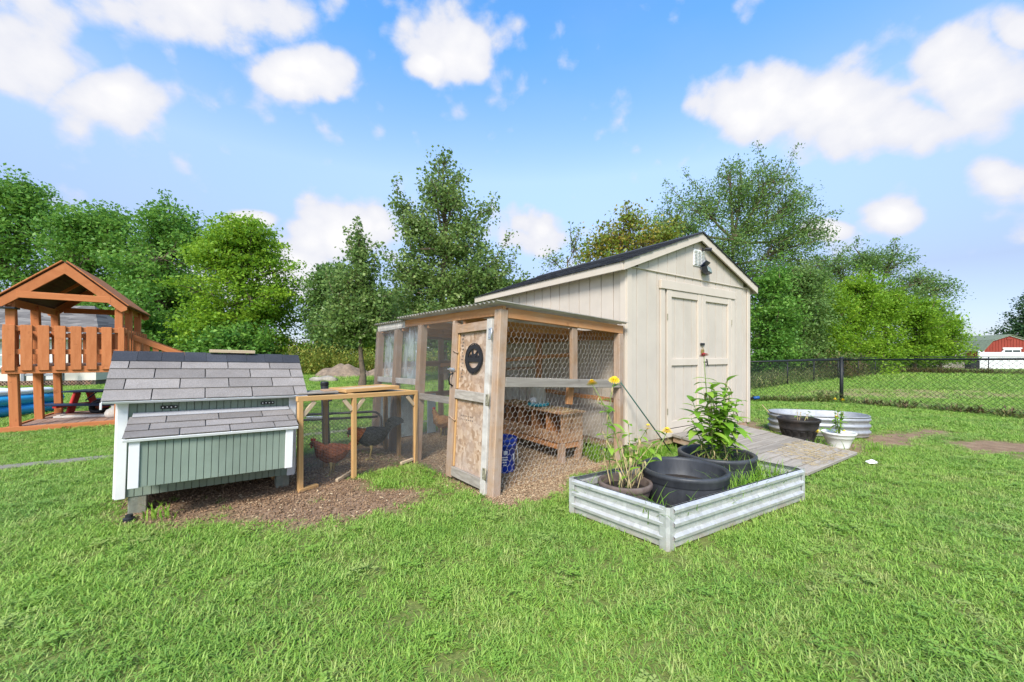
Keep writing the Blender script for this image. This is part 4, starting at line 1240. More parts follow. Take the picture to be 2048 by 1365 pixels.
for i in range(nc_):                                                    # dark ridge caps
    u = -.082 + (i + .5) * cwid; w = .105; sl_ = (ZRG - ZEV) / (VRG + .092); k = .003 * (i % 2)
    pts = [(VRG - w, ZRG - sl_ * w + .017 + k), (VRG, ZRG + .02 + k), (VRG + w, ZRG - sl_ * w + .017 + k), (VRG + w, ZRG - sl_ * w + .010), (VRG, ZRG + .011), (VRG - w, ZRG - sl_ * w + .010)]
    V = [(u - cwid / 2 + .001, a, b) for a, b in pts] + [(u + cwid / 2 - .001, a, b) for a, b in pts]
    n = 6; F = [tuple(range(n)), tuple(range(2 * n - 1, n - 1, -1))] + [((j + 1) % n, j, j + n, (j + 1) % n + n) for j in range(n)]
    MB().poly(V, F).build('ridge_cap', MAT['shingle_dark'], coop)
for u in (-.078, CW + .078):                                            # drip stub at the roof corners
    slab(coop, 'drip_tab', MAT['white_paint'], (u, -.094, ZEV - .035), (.012, .014, .05), .001)
# nest box
nb_ = MB().prism([(.115, .315), (1.127, .315), (1.127, .64), (.115, .64)], -.388, .0).build('nest_box', MAT['sage'], coop)
for u0 in (.117, 1.105):
    V = [(u0, -.388, .64), (u0, 0, .64), (u0, 0, .765), (u0 + .02, -.388, .64), (u0 + .02, 0, .64), (u0 + .02, 0, .765)]
    MB().poly(V, [(0, 1, 2), (3, 5, 4), (0, 3, 4, 1), (1, 4, 5, 2), (2, 5, 3, 0)]).build('gusset', MAT['sage'], nb_)
bead(nb_, .165, 1.077, -.393, .31, .642, 20)
for u in (.137, 1.105):
    board(nb_, 'corner_trim', MAT['white_paint'], (u, -.402, .308), (u, -.402, .640), .058, .016, (0, -1, 0))
lid = slab(coop, 'lid', MAT['grey_wood'], ((.078 + 1.164) / 2, -.22, .705), (.30, .2, .004), .001, (.28, 0, 0))
roof_slopes(coop, .075, 1.167, -.424, .663, -.015, .785, 3, [[.28, .56, .84], [.12, .42, .70, .95], [.20, .50, .78]], top=.07)
fl = MB().box((0, 0, 0), (1.06, .075, .004))
fl.build('flashing', MAT['flashing'], coop, Matrix.Translation((.62, -.048, .786)) @ Euler((.30, 0, 0)).to_matrix().to_4x4())
for u in (.30, .985):
    h = slab(coop, 'hinge', MAT['black_metal'], (u, -.002, .833), (.105, .006, .026), .001)
    for k in range(4): slab(h, 'screw', MAT['white_plastic'], (-.038 + k * .026, -.005, .002 * (k % 2)), (.009, .004, .009), .001)
Mc = Matrix.Translation((-3.041, 3.014, 0)) @ Euler((0, .026, .673)).to_matrix().to_4x4()
lath = thing('wood_lath', 'pale wood lath lying on the ridge of the green coop', 'lath', tuple(Mc @ Vector((.735, VRG - .01, ZRG + .022))), .673, None, .026)
slab(lath, 'lath', MAT['pale_pine'], (0, 0, .016), (.36, .045, .03))

# ------------------------------------------------------------------ nest box inside the run
Ms = Matrix.Translation((*SH, 0)) @ Matrix.Rotation(SY, 4, 'Z')
def onshed(u, v, z=0): return tuple(Ms @ Vector((u, v, z)))
nst = thing('nesting_box', 'row of open chipboard nesting compartments on stubby legs inside the run', 'nesting box', onshed(-.81, .26), SY)
NL = 1.45; ND = .34; NZ0, NZ1 = .225, .56
slab(nst, 'side_panel', MAT['osb_warm'], (ND / 2, .008, (NZ0 + NZ1) / 2), (ND, .016, NZ1 - NZ0))
slab(nst, 'side_panel', MAT['osb_warm'], (ND / 2, NL - .008, (NZ0 + NZ1) / 2), (ND, .016, NZ1 - NZ0))
slab(nst, 'back_panel', MAT['orange_wood'], (ND - .008, NL / 2, (NZ0 + NZ1) / 2), (.014, NL - .034, NZ1 - NZ0 - .002))
slab(nst, 'floor_panel', MAT['osb_warm'], (ND / 2 - .006, NL / 2, NZ0 + .008), (ND - .02, NL - .036, .014))
slab(nst, 'top_panel', MAT['osb_warm'], (ND / 2, NL / 2, NZ1 + .009), (ND + .05, NL + .06, .016), .002, (0, 0, 0))
for k in range(1, 5):
    slab(nst, 'divider', MAT['orange_wood'], (ND / 2 - .004, k * NL / 5, (NZ0 + NZ1) / 2 + .006), (ND - .03, .016, NZ1 - NZ0 - .022))
slab(nst, 'front_lip', MAT['osb_warm'], (-.008, NL / 2, NZ0 + .06), (.014, NL, .12))
board(nst, 'base_rail', MAT['orange_wood'], (.02, .06, .185), (.02, NL - .06, .185), .04, .075)
board(nst, 'base_rail', MAT['orange_wood'], (ND - .04, .06, .185), (ND - .04, NL - .06, .185), .04, .075)
board(nst, 'base_rail', MAT['orange_wood'], (.05, .03, .19), (ND - .06, .03, .19), .04, .07)
for x, y, dx in ((.02, .02, 0), (ND - .03, .02, -.05), (.02, NL - .03, 0), (ND - .03, NL - .03, 0)):
    board(nst, 'leg', MAT['old_cedar'], (x + dx, y, -.04), (x, y, .222), .085, .05, (-1, 0, 0))
# droppings and straw litter on top
q = rng.uniform(size=(260, 2)); pts_ = np.stack([q[:, 0] * (ND + .03) - .01, q[:, 1] * (NL + .04) - .02, np.full(260, NZ1 + .021)], 1); ang = rng.uniform(0, 3.14, 260)
dd = np.stack([np.cos(ang), np.sin(ang), 0 * ang], 1) * rng.uniform(.012, .035, (260, 1))
V, F = tubes_np(pts_ - dd, pts_ + dd, .003)
add('litter', np_mesh('litter', V, F), MAT['stem_dry'], nst, kind='stuff')
# drinker
fd = thing('poultry_drinker', 'cloudy jug drinker on a teal tray standing on the nesting box', 'drinker', onshed(-.62, .93, NZ1 + .018))
MB().lathe([(.0, 0), (.125, .0), (.14, .012), (.142, .045), (.134, .045), (.13, .018), (.0, .014)], 28).build('tray', MAT['teal'], fd, smooth=True)
MB().lathe([(.0, .015), (.098, .015), (.10, .05), (.092, .2), (.085, .30), (.06, .335), (.03, .345), (.03, .365), (0, .366)], 24).build('jug', MAT['jug'], fd, smooth=True)
MB().lathe([(.0, .0), (.045, .004), (.05, .05), (.04, .085), (.0, .09)], 16, (-.065, -.05, .03)).build('float_cup', MAT['white_plastic'], fd, smooth=True)
# bucket
bk = thing('bucket', 'lidded blue plastic bucket with white print standing beside the corner post', 'bucket', (-.105, 4.26, 0))
MB().lathe([(0, .004), (.128, .004), (.131, .012), (.145, .28), (.152, .283), (.152, .30), (.147, .303), (.149, .325), (.156, .327), (.156, .338), (.148, .343)], 32).build('pail', MAT['blue_bucket'], bk, smooth=True)
MB().lathe([(.158, .318), (.161, .318), (.161, .362), (.152, .366), (.148, .352), (0, .352)], 32).build('lid', MAT['blue_bucket'], bk, smooth=True)
def wrap(a0, a1, z0, z1, n=6):
    V = []; F = []
    for i in range(n + 1):
        a = a0 + (a1 - a0) * i / n
        for z in (z0, z1):
            r = .131 + (.145 - .131) * (z - .012) / .268 + .0012
            V.append((r * math.cos(a), r * math.sin(a), z))
    F = [(2 * i, 2 * i + 2, 2 * i + 3, 2 * i + 1) for i in range(n)]
    return V, F
pr = MB()
for a0, a1, z0, z1 in ((-1.45, -1.15, .205, .245), (-1.62, -1.12, .17, .182), (-1.6, -1.15, .145, .158), (-1.55, -1.2, .118, .13), (-.62, -.40, .14, .20), (-.58, -.44, .12, .13), (-1.5, -1.2, .09, .10)):
    pr.poly(*wrap(a0, a1, z0, z1))
pr.build('print', MAT['white_plastic'], bk)
MB().tube([(.15, -.02, .29), (.165, -.06, .2), (.168, -.06, .1), (.16, -.05, .09)], .004, 6).build('bail', MAT['wire'], bk)

# ------------------------------------------------------------------ hens
def t_feather(name, cols, scale=16):
    t = NT(name); v = t.coord('Object', (1, 1.3, 1.6))
    vo = t.N('TexVoronoi'); vo.inputs['Scale'].default_value = scale * 3; t.L(v, vo.inputs['Vector'])
    f = t.noise(v, scale, 5, .6)
    k = t.mth('ADD', t.mth('MULTIPLY', f, .7), t.mth('MULTIPLY', vo.outputs['Distance'], .6))
    cc = t.ramp(k, [(.3, cols[0]), (.55, cols[1]), (.8, cols[2])])
    t.bump(vo.outputs['Distance'], .6, .01)
    return t.fin(cc, .7, 0, .3)
MAT['f_red'] = t_feather('red_brown_feather', [(.07, .02, .012), (.16, .04, .018), (.28, .09, .035)])
MAT['f_black'] = t_feather('black_feather', [(.006, .008, .01), (.015, .02, .022), (.04, .05, .05)])
MAT['f_orange'] = t_feather('buff_feather', [(.20, .08, .03), (.38, .18, .07), (.5, .28, .12)])
MAT['f_rust'] = t_feather('rust_feather', [(.10, .02, .01), (.22, .05, .015), (.35, .12, .03)])
MAT['comb'] = plain('red_comb', (.50, .03, .025), .5)
MAT['beak'] = plain('horn_beak', (.40, .30, .14), .5)
MAT['shank'] = plain('yellow_shank', (.42, .32, .12), .6)
def hen(label, loc, yaw, body, neck, tailm, size=1.0, head_low=0.0, rooster=False):
    t = thing('hen' if not rooster else 'rooster', label, 'chicken', loc, yaw)
    s = size; hl = head_low
    path = [(-.205, .335), (-.17, .315), (-.12, .285), (-.05, .26), (.03, .255), (.085, .275), (.125, .32 - hl * .2), (.15, .375 - hl * .5), (.168 + hl * .2, .42 - hl), (.19 + hl * .3, .432 - hl * 1.15), (.212 + hl * .3, .425 - hl * 1.25)]
    w = [.012, .045, .085, .112, .105, .08, .052, .036, .031, .030, .014]
    h = [.02, .055, .09, .115, .115, .09, .062, .042, .034, .032, .016]
    V, F = loft([(a * s, b * s) for a, b in path], [k * s for k in w], [k * s for k in h], 16)
    bd = add('body', py_mesh('body', V, F), body, t, smooth=True)
    V, F = loft([(a * s, b * s) for a, b in path[5:9]], [k * s * 1.12 for k in w[5:9]], [k * s * 1.12 for k in h[5:9]], 14)
    add('hackle', py_mesh('hackle', V, F), neck, t, smooth=True)
    hx, hz = path[9][0] * s, path[9][1] * s
    for sy in (-1, 1):                                                  # wings
        V, F = loft([(.06 * s, .285 * s, sy * .095 * s), (.0, .28 * s, sy * .112 * s), (-.08 * s, .28 * s, sy * .105 * s), (-.15 * s, .295 * s, sy * .06 * s), (-.19 * s, .31 * s, sy * .03 * s)],
                    [.008 * s, .02 * s, .02 * s, .014 * s, .005 * s], [.03 * s, .065 * s, .06 * s, .035 * s, .01 * s], 10)
        add('wing', py_mesh('wing', V, F), body, t, smooth=True)
        lg = MB().tube([(-.01 * s, sy * .045 * s, .2 * s), (-.02 * s, sy * .045 * s, .12 * s), (.0, sy * .045 * s, .012)], [.03 * s, .012 * s, .008 * s], 7)
        for a in (-.5, 0, .5, 3.14): lg.tube([(0, sy * .045 * s, .012), (.05 * s * math.cos(a), sy * .045 * s + .05 * s * math.sin(a), .004)], [.007, .004], 5)
        lg.build('leg', MAT['shank'], t, smooth=True)
        MB().lathe([(0, -.006), (.005, -.003), (.006, 0), (.005, .003), (0, .006)], 8, (hx + .004, sy * .027 * s, hz + .006)).build('eye', MAT['black_plastic'], t)
    cb = [(hx - .03 * s, hz + .025 * s), (hx - .035 * s, hz + .06 * s), (hx - .018 * s, hz + .046 * s), (hx - .012 * s, hz + .068 * s), (hx + .002 * s, hz + .048 * s), (hx + .012 * s, hz + .06 * s), (hx + .022 * s, hz + .03 * s), (hx + .01 * s, hz + .02 * s)]
    MB().prism(cb, -.005, .005).build('comb', MAT['comb'], t)
    MB().prism([(hx + .005 * s, hz - .022 * s), (hx + .02 * s, hz - .018 * s), (hx + .018 * s, hz - .055 * s), (hx + .006 * s, hz - .055 * s)], -.012, .012).build('wattle', MAT['comb'], t)
    bx = path[10][0] * s
    MB().tube([(bx - .006, 0, hz - .004), (bx + .012 * s, 0, hz - .012 * s), (bx + .026 * s, 0, hz - .02 * s)], [.012 * s, .008 * s, .001], 7).build('beak', MAT['beak'], t)
    n = 9 if rooster else 7
    for i in range(n):                                                  # tail feathers
        f = (i / (n - 1) - .5)
        L_ = (.25 if rooster else .13) * s; a0 = R(78 if rooster else 45) - abs(f) * .5
        p = [Vector((-.18 * s, f * .05 * s, .31 * s))]; an = a0
        for k in range(4):
            p.append(p[-1] + Vector((-math.cos(an), f * .25, math.sin(an))) * L_ / 4); an -= (.42 if rooster else .12)
        V = []
        for k, q_ in enumerate(p):
            ww = (.018, .026, .028, .022, .004)[k] * s * (1.7 if rooster else 1.2)
            V += [q_ + Vector((ww * .6, -ww * .25, ww * .7)), q_ - Vector((ww * .6, -ww * .25, ww * .7))]
        mb = MB().poly(V, [(2 * k, 2 * k + 1, 2 * k + 3, 2 * k + 2) for k in range(4)])
        mb.build('tail_feather', tailm, t, smooth=True)
    return t
hen('red brown hen with upright comb standing at the front of the wire run', onrun(.42, .27, .0), R(185), MAT['f_red'], MAT['f_red'], MAT['f_red'], .9, .05)
hen('black rooster with rust neck and tall curled tail inside the wire run', onrun(.93, .38, .05), R(196), MAT['f_black'], MAT['f_rust'], MAT['f_black'], 1.0, .10, True)
hen('buff orange hen standing at the back of the big run', (-1.06, 6.0, .0), R(150), MAT['f_orange'], MAT['f_orange'], MAT['f_orange'], .9)

# ------------------------------------------------------------------ raised bed
BN, BL, BR_ = Vector((1.0, 2.513)), Vector((.462, 3.13)), Vector((2.49, 3.375))
BF = BL + BR_ - BN + Vector((.03, .05))
bed = thing('raised_bed', 'low galvanised corrugated raised garden bed holding three pots', 'raised bed', (BN.x, BN.y, 0))
BH = .275
corners = [BN, BR_, BF, BL]
ctr = sum(corners, Vector((0, 0))) / 4
def rib_panel(a, b):
    """horizontally ribbed sheet between two corners"""
    a = Vector((a.x - BN.x, a.y - BN.y)); b = Vector((b.x - BN.x, b.y - BN.y)); d = (b - a).normalized(); nrm = Vector((d.y, -d.x))
    if nrm.dot((a + b) / 2 - (ctr - BN)) < 0: nrm = -nrm
    prof = []                                                          # (offset outward, z)
    for k in range(3):
        z0 = .012 + k * .088
        prof += [(0, z0), (0, z0 + .046), (.020, z0 + .052), (.022, z0 + .072), (.002, z0 + .087)]
    prof += [(0, BH - .006), (0, BH), (-.014, BH)]
    V = []; m = len(prof)
    for s_ in (0, 1):
        for q_ in (a + d * .03, b - d * .03):
            for o, z in prof:
                p = q_ + nrm * (o - s_ * .002); V.append((p.x, p.y, z))
    F = [(k, m + k, m + k + 1, k + 1) for k in range(m - 1)] + [(2 * m + k, 2 * m + k + 1, 3 * m + k + 1, 3 * m + k) for k in range(m - 1)]
    return py_mesh('panel', V, F), nrm
for a, b in zip(corners, corners[1:] + corners[:1]):
    me, _ = rib_panel(a, b); add('ribbed_panel', me, MAT['galv'], bed)
for i, c in enumerate(corners):                                         # folded corner plates
    p0 = corners[i - 1]; p1 = corners[(i + 1) % 4]
    d0 = (p0 - c).normalized() * .062; d1 = (p1 - c).normalized() * .062; out = (c - ctr).normalized() * .022
    c_ = c - BN; A_ = c_ + d0 + out * .8; B_ = c_ + d1 + out * .8; m0 = c_ + d0 * .25 + out; m1 = c_ + d1 * .25 + out
    L4 = [A_, m0, m1, B_]; V = []
    for k in (0, 1):
        for p in L4:
            for z in (.0, BH + .004): 
                q_ = p - out.normalized() * .002 * k; V.append((q_.x, q_.y, z))
    F = [(2 * k, 2 * k + 2, 2 * k + 3, 2 * k + 1) for k in range(3)] + [(8 + 2 * k, 8 + 2 * k + 1, 8 + 2 * k + 3, 8 + 2 * k + 2) for k in range(3)]
    cp = add('corner_plate', py_mesh('corner', V, F), MAT['galv'], bed)
V = [(p.x - BN.x, p.y - BN.y, .10) for p in (c + (ctr - c).normalized() * .02 for c in corners)]
MB().poly(V, [(0, 1, 2, 3)]).build('soil', MAT['soil'], bed)

def big_pot(name, label, loc, Rr, H, m, rim=.03, taper=.78, band=True, n=40, ribs=0):
    t = thing(name, label, 'pot', loc)
    prof = [(0, .0), (Rr * taper, .0)]
    for k in range(1, 9):
        f = k / 8; prof.append((Rr * (taper + (.95 - taper) * (1 - (1 - f) ** 1.7)), (H - .07) * f))
    body_ = MB().lathe(prof + [(Rr * .95 - .012, H - .07), (Rr * .9 - .012, H * .5), (Rr * .88 - .02, H - .13), (0, H - .13)] if False else prof, n)
    b_ = body_.build('body', m, t, smooth=True)
    MB().lathe([(Rr * .95, H - .085), (Rr * .985, H - .07), (Rr * .985, H - .035), (Rr * 1.0, H - .03), (Rr, H - .006), (Rr - .008, H), (Rr - rim, H), (Rr - rim - .006, H - .02), (Rr * .90 - rim * .4, H - .10), (Rr * taper, H - .16)], n).build('rim', m, t, smooth=True)
    MB().lathe([(Rr * .9, H - .14), (Rr * .45, H - .132), (0, H - .13)], n).build('soil', MAT['soil'], t)
    return t
pz = .04
big_pot('black_pot', 'large empty dusty black pot at the near corner of the raised bed', (1.36, 3.135, pz), .33, .32, MAT['pot'])
big_pot('black_pot', 'large dusty black pot holding the tall leafy red flowered plant', (1.86, 3.60, pz), .325, .325, MAT['pot'])
def ribbed_pot():
    t = thing('brown_pot', 'small brown ribbed pot of yellow zinnias in the raised bed', 'pot', (.862, 3.02, .06))
    prof = [(0, 0), (.135, 0)]
    for k in range(26):
        f = k / 25; prof.append((.14 + .048 * f + (.0025 if k % 2 else 0), .005 + .175 * f))
    MB().lathe(prof + [(.198, .19), (.203, .20), (.203, .222), (.197, .23), (.182, .23), (.176, .22), (.17, .15)], 36).build('body', MAT['brown_pot'], t, smooth=True)
    MB().lathe([(.172, .17), (0, .175)], 24).build('soil', MAT['soil'], t)
ribbed_pot()

# ------------------------------------------------------------------ leafy plants
def leaf_mesh(name, L, w, m, tint, fold=.25, droop=.35):
    V = []; F = []; n = 6
    for i in range(n + 1):
        f = i / n; ww = w * math.sin(math.pi * min(f * .92 + .06, 1)) ** .8 * (1 - .25 * f); x = L * f; z = -droop * L * f * f
        V += [(x, -ww / 2, z + fold * ww / 2), (x, 0, z), (x, ww / 2, z + fold * ww / 2)]
    for i in range(n):
        for k in range(2): F.append((3 * i + k, 3 * i + k + 1, 3 * i + k + 4, 3 * i + k + 3))
    me = np_mesh(name, np.array(V), np.array(F), [tint] * len(F))
    me.materials.append(m); me.polygons.foreach_set('use_smooth', [True] * len(F))
    return me
LEAVES = [leaf_mesh('leaf', .115, .058, MAT['leaf_plant'], t_, .25, d_) for t_, d_ in ((.15, .3), (.4, .45), (.65, .25), (.9, .5))]
MAT['leaf_dead'] = plain('dry_leaf', (.42, .34, .16), .8, var=.3, scale=30)
LEAF_Y = leaf_mesh('leaf', .07, .02, MAT['leaf_dead'], .5, .5, .8)
def flower_mesh(m, r, layers, name):
    mb = MB()
    for l in range(layers):
        n = 14 - l * 2; rr = r * (1 - .13 * l); z = .0055 * l
        for i in range(n):
            a = 2 * math.pi * (i + .5 * l) / n; w = 2.6 * rr / n; c, s = math.cos(a), math.sin(a)
            P_ = lambda x, y, h: (x * c - y * s, x * s + y * c, h)
            lift = -.25 + .22 * l
            mb.poly([P_(.1 * rr, -.2 * w, z), P_(.1 * rr, .2 * w, z), P_(.7 * rr, .5 * w, z + lift * .3 * rr), P_(rr, .25 * w, z + lift * .25 * rr), P_(rr, -.25 * w, z + lift * .25 * rr), P_(.7 * rr, -.5 * w, z + lift * .3 * rr)], [(0, 1, 2, 5), (5, 2, 3, 4)])
    mb.lathe([(.34 * r, .0055 * layers - .004), (.2 * r, .0055 * layers + .004), (0, .0055 * layers + .006)], 10)
    me = mb.mesh(name); me.materials.append(m); return me
FL_Y = flower_mesh(MAT['yellow'], .046, 5, 'flower'); FL_R = flower_mesh(MAT['red_petal'], .044, 3, 'flower'); FL_S = flower_mesh(MAT['yellow'], .026, 3, 'flower')
def curve(a, b, bow, n=8):
    a = Vector(a); b = Vector(b); m = (a + b) / 2 + Vector(bow)
    return [a * (1 - t) ** 2 + m * 2 * t * (1 - t) + b * t * t for t in (i / n for i in range(n + 1))]
def stem_with_leaves(t, pts, r, f0, f1, nodes, size, dead=0.0, ms=None):
    rod(t, 'stem', ms or MAT['stem_green'], pts, [r * (1 - .5 * i / (len(pts) - 1)) for i in range(len(pts))], 6)
    for k in range(nodes):
        f = f0 + (f1 - f0) * k / max(nodes - 1, 1); x = f * (len(pts) - 1); i = min(int(x), len(pts) - 2); p = pts[i].lerp(pts[i + 1], x - i)
        a = k * 1.75 + random.uniform(-.4, .4)
        for j in (0, math.pi):
            s = size * random.uniform(.7, 1.25) * (1.1 - .35 * abs(f - .6))
            d = random.random() < dead
            m = Matrix.Translation(p) @ Matrix.Rotation(a + j + random.uniform(-.3, .3), 4, 'Z') @ Matrix.Rotation(random.uniform(-.7, .1) if not d else random.uniform(.3, 1.0), 4, 'Y') @ Matrix.Diagonal((s, s, s, 1))
            add('leaf', LEAF_Y if d else random.choice(LEAVES), None, t, m)
def bloom(t, p, me, tilt=.3, s=1.0):
    add('flower', me, None, t, Matrix.Translation(p) @ Euler((random.uniform(-tilt, tilt) + .25, random.uniform(-tilt, tilt), random.uniform(0, 6))).to_matrix().to_4x4() @ Matrix.Diagonal((s, s, s, 1)))
tp = thing('zinnia_plant', 'tall bushy green plant topped by one red flower', 'plant', (1.86, 3.60, .235))
for (tx, ty, tz), n in (((-.135, -.05, 1.005), 9), ((-.21, .02, .60), 6), ((-.07, -.06, .73), 8), ((.0, .0, .66), 8), ((.09, -.03, .80), 8), ((.14, .03, .66), 8), ((.18, -.02, .60), 7), ((.05, -.12, .55), 8), ((-.10, -.14, .42), 6), ((.12, -.12, .38), 6), ((.02, .1, .62), 7), ((-.25, -.05, .45), 5)):
    a = (random.uniform(-.06, .06), random.uniform(-.05, .05), 0)
    stem_with_leaves(tp, curve(a, (tx, ty, tz), (tx * .2, ty * .2, .05)), .006, .30, .97 if tz < 1 else .78, n + 3, 1.15, .06)
bloom(tp, (-.135, -.05, 1.01), FL_R, .2)
for k in range(9):
    a = k * .7; stem_with_leaves(tp, curve((math.cos(a) * .05, math.sin(a) * .05, 0), (math.cos(a) * .17, math.sin(a) * .12, random.uniform(.1, .22)), (0, 0, .05)), .003, .5, 1, 2, .7, .9, MAT['stem_dry'])
yp = thing('zinnia_plant', 'straggly half dry zinnia with four yellow flowers in the brown pot', 'plant', (.862, 3.02, .235))
for (tx, ty, tz), bow, n, fl_ in (((-.25, .0, .79), (.06, 0, .1), 8, 1), ((-.075, .02, .815), (-.10, 0, .0), 7, 1), ((.185, .03, .445), (-.02, 0, .05), 7, 1), ((.335, .03, .42), (.05, 0, -.02), 6, 1), ((.10, -.03, .40), (0, 0, 0), 6, 0), ((-.03, .05, .38), (0, 0, 0), 6, 0), ((.24, .08, .32), (0, 0, 0), 5, 0), ((-.16, .05, .42), (0, 0, .0), 5, 0), ((.05, .08, .5), (0, 0, 0), 6, 0)):
    a = (random.uniform(-.09, .09), random.uniform(-.07, .07), 0)
    stem_with_leaves(yp, curve(a, (tx, ty, tz), bow), .0055, .45, .94, max(n - 2, 3), .75, .4, MAT['stem_dry'] if not fl_ else MAT['stem_green'])
    if fl_: bloom(yp, (tx, ty, tz + .004), FL_Y, .25)
for k in range(12):
    a = k * 2.4; rr = random.uniform(.02, .12)
    stem_with_leaves(yp, curve((math.cos(a) * rr, math.sin(a) * rr, 0), (math.cos(a) * (rr + .06), math.sin(a) * (rr + .03), random.uniform(.12, .32)), (0, 0, 0)), .0035, .6, 1, 2, .6, .8, MAT['stem_dry'])

# stake leaning from the run to the ground
st = thing('garden_stake', 'thin dark green rod leaning from the run post to the grass', 'stake', (2.0, 4.88, 0))
rod(st, 'rod', MAT['stake_green'], [(-.73, -.27, .925), (.0, .0, .0)], .0075)

# long grass and weeds in and around the bed and posts (stuff)
def blades(spots, m, name, label):
    V = []; F = []; T = []
    for (x, y, z, n, rad, lmin, lmax, w) in spots:
        for _ in range(n):
            a = random.uniform(0, 6.283); r = rad * math.sqrt(random.random()); p = Vector((x + math.cos(a) * r, y + math.sin(a) * r, z))
            L_ = random.uniform(lmin, lmax); b = random.uniform(0, 6.283); d = Vector((math.cos(b), math.sin(b), 0)); s = Vector((-d.y, d.x, 0)); an = random.uniform(.05, .5); cu = random.uniform(.1, .5); tt = random.random()
            k0 = len(V); pts = [p]
            for k in range(4):
                pts.append(pts[-1] + (d * math.sin(an) + Vector((0, 0, 1)) * math.cos(an)) * L_ / 4); an += cu
            for k, ww in enumerate((.6, 1, .9, .6, .08)): V += [tuple(pts[k] - s * w * ww / 2), tuple(pts[k] + s * w * ww / 2)]
            for k in range(4): F.append((k0 + 2 * k, k0 + 2 * k + 1, k0 + 2 * k + 3, k0 + 2 * k + 2)); T.append(tt)
    me = np_mesh(name, np.array(V), np.array(F), T)
    return tag(add(name, me, m), label, 'grass', kind='stuff')
sp_ = []
for k in range(30):
    f = random.random(); q_ = BR_.lerp(BF, random.uniform(.05, .9)).lerp(BN.lerp(BL, random.random()), random.uniform(.03, .22)); sp_.append((q_.x, q_.y, .1, 16, .07, .14, .34, .007))
for k in range(16):
    q_ = BN.lerp(BR_, random.uniform(.45, .97)); q_ = q_ + (ctr - q_).normalized() * random.uniform(.06, .2); sp_.append((q_.x, q_.y, .1, 14, .06, .14, .34, .007))
for k in range(12):
    q_ = BN.lerp(BL, random.uniform(.05, .95)); q_ = q_ + (ctr - q_).normalized() * random.uniform(.05, .13); sp_.append((q_.x, q_.y, .1, 7, .05, .12, .33, .007))
for k in range(8):
    q_ = BN.lerp(BR_, random.uniform(.02, .4)); q_ = q_ + (ctr - q_).normalized() * random.uniform(.05, .1); sp_.append((q_.x, q_.y, .1, 7, .04, .1, .28, .007))
for k in range(60):                                                     # along the shed foot and the run's right edge
    u = random.uniform(-.1, .75); p = onshed(u, random.uniform(-.22, -.03)); sp_.append((p[0], p[1], 0, 12, .05, .06, .2, .007))
for k in range(34):
    p = onshed(random.uniform(-.45, -.08), random.uniform(-.02, .5)); sp_.append((p[0], p[1], 0, 14, .05, .08, .26, .006))
for k in range(20):
    p = onshed(random.uniform(-.1, .8), random.uniform(-.6, -.2)); sp_.append((p[0], p[1], 0, 10, .07, .06, .2, .007))
sp_ += [(-2.72, 3.02, 0, 16, .07, .08, .2, .011), (-2.6, 3.0, 0, 10, .05, .05, .14, .009)]
for k in range(24):
    q_ = Vector((4.05, 5.5)).lerp(Vector((4.7, 5.15)), random.random()); sp_.append((q_.x + random.uniform(-.2, .2), q_.y + random.uniform(-.2, .1), 0, 9, .07, .05, .18, .007))
blades(sp_, MAT['leaf_plant'], 'tall_grass', 'longer grass blades growing in the raised bed and along the shed foot')

# ------------------------------------------------------------------ planters by the fence side of the ramp
bp = thing('barrel_planter', 'dark brown barrel shaped planter beside the white pot', 'planter', (4.06, 5.60, 0))
bp.scale = (.86, .86, 1)
prof = [(0, 0), (.20, 0)] + [(.20 + .085 * f, .31 * f) for f in (.0, .12, .14, .2, .22, .5, .62, .64, .72, .74, 1)]
prof2 = [(r + (.006 if z in (.31 * .14, .31 * .2, .31 * .64, .31 * .72) else 0), z) for r, z in prof]
MB().lathe(prof2 + [(.30, .32), (.302, .35), (.292, .355), (.275, .35), (.265, .28)], 32).build('body', MAT['barrel'], bp, smooth=True)
MB().lathe([(.27, .30), (0, .305)], 24).build('soil', MAT['soil'], bp)
for k in range(16):
    a = 2 * math.pi * k / 16
    board(bp, 'stave', MAT['barrel'], (.206 * math.cos(a), .206 * math.sin(a), .07), (.256 * math.cos(a), .256 * math.sin(a), .19), .06, .008, (math.cos(a), math.sin(a), 0))
wp = thing('white_pot', 'white plastic pot with small yellow flowers at the ramp edge', 'pot', (4.38, 5.30, 0))
wp.scale = (.9, .9, .95)
MB().lathe([(0, 0), (.125, 0), (.13, .03), (.15, .09), (.178, .15), (.182, .152), (.186, .165), (.2, .20), (.212, .205), (.214, .225), (.205, .23), (.195, .222), (.18, .17)], 32).build('body', MAT['white_plastic'], wp, smooth=True)
MB().lathe([(.185, .18), (0, .185)], 24).build('soil', MAT['soil'], wp)
fp = thing('marigold_plant', 'thin yellow flowered plant growing in the white pot', 'plant', (4.38, 5.30, .18))
for tx, ty, tz in ((-.03, .02, .47), (.06, .0, .46), (.0, .0, .38), (-.05, -.03, .24), (.08, .02, .3)):
    stem_with_leaves(fp, curve((tx * .3, ty, 0), (tx, ty, tz), (random.uniform(-.03, .03), 0, 0)), .006, .25, .95, 9, .6, .1)
    if tz > .4 or tz < .25: bloom(fp, (tx, ty, tz), FL_S, .3)
stem_with_leaves(fp, curve((-.05, -.05, .02), (-.36, -.12, .06), (-.05, 0, .12)), .004, .4, .95, 4, .5, .2); bloom(fp, (-.36, -.12, .06), FL_S, .3, 1.3)
bloom(fp, (-.05, -.16, .06), FL_S, .3, 1.5)
dp = thing('seedling', 'sparse brown seedlings in the dark barrel planter', 'plant', (4.06, 5.60, .30))
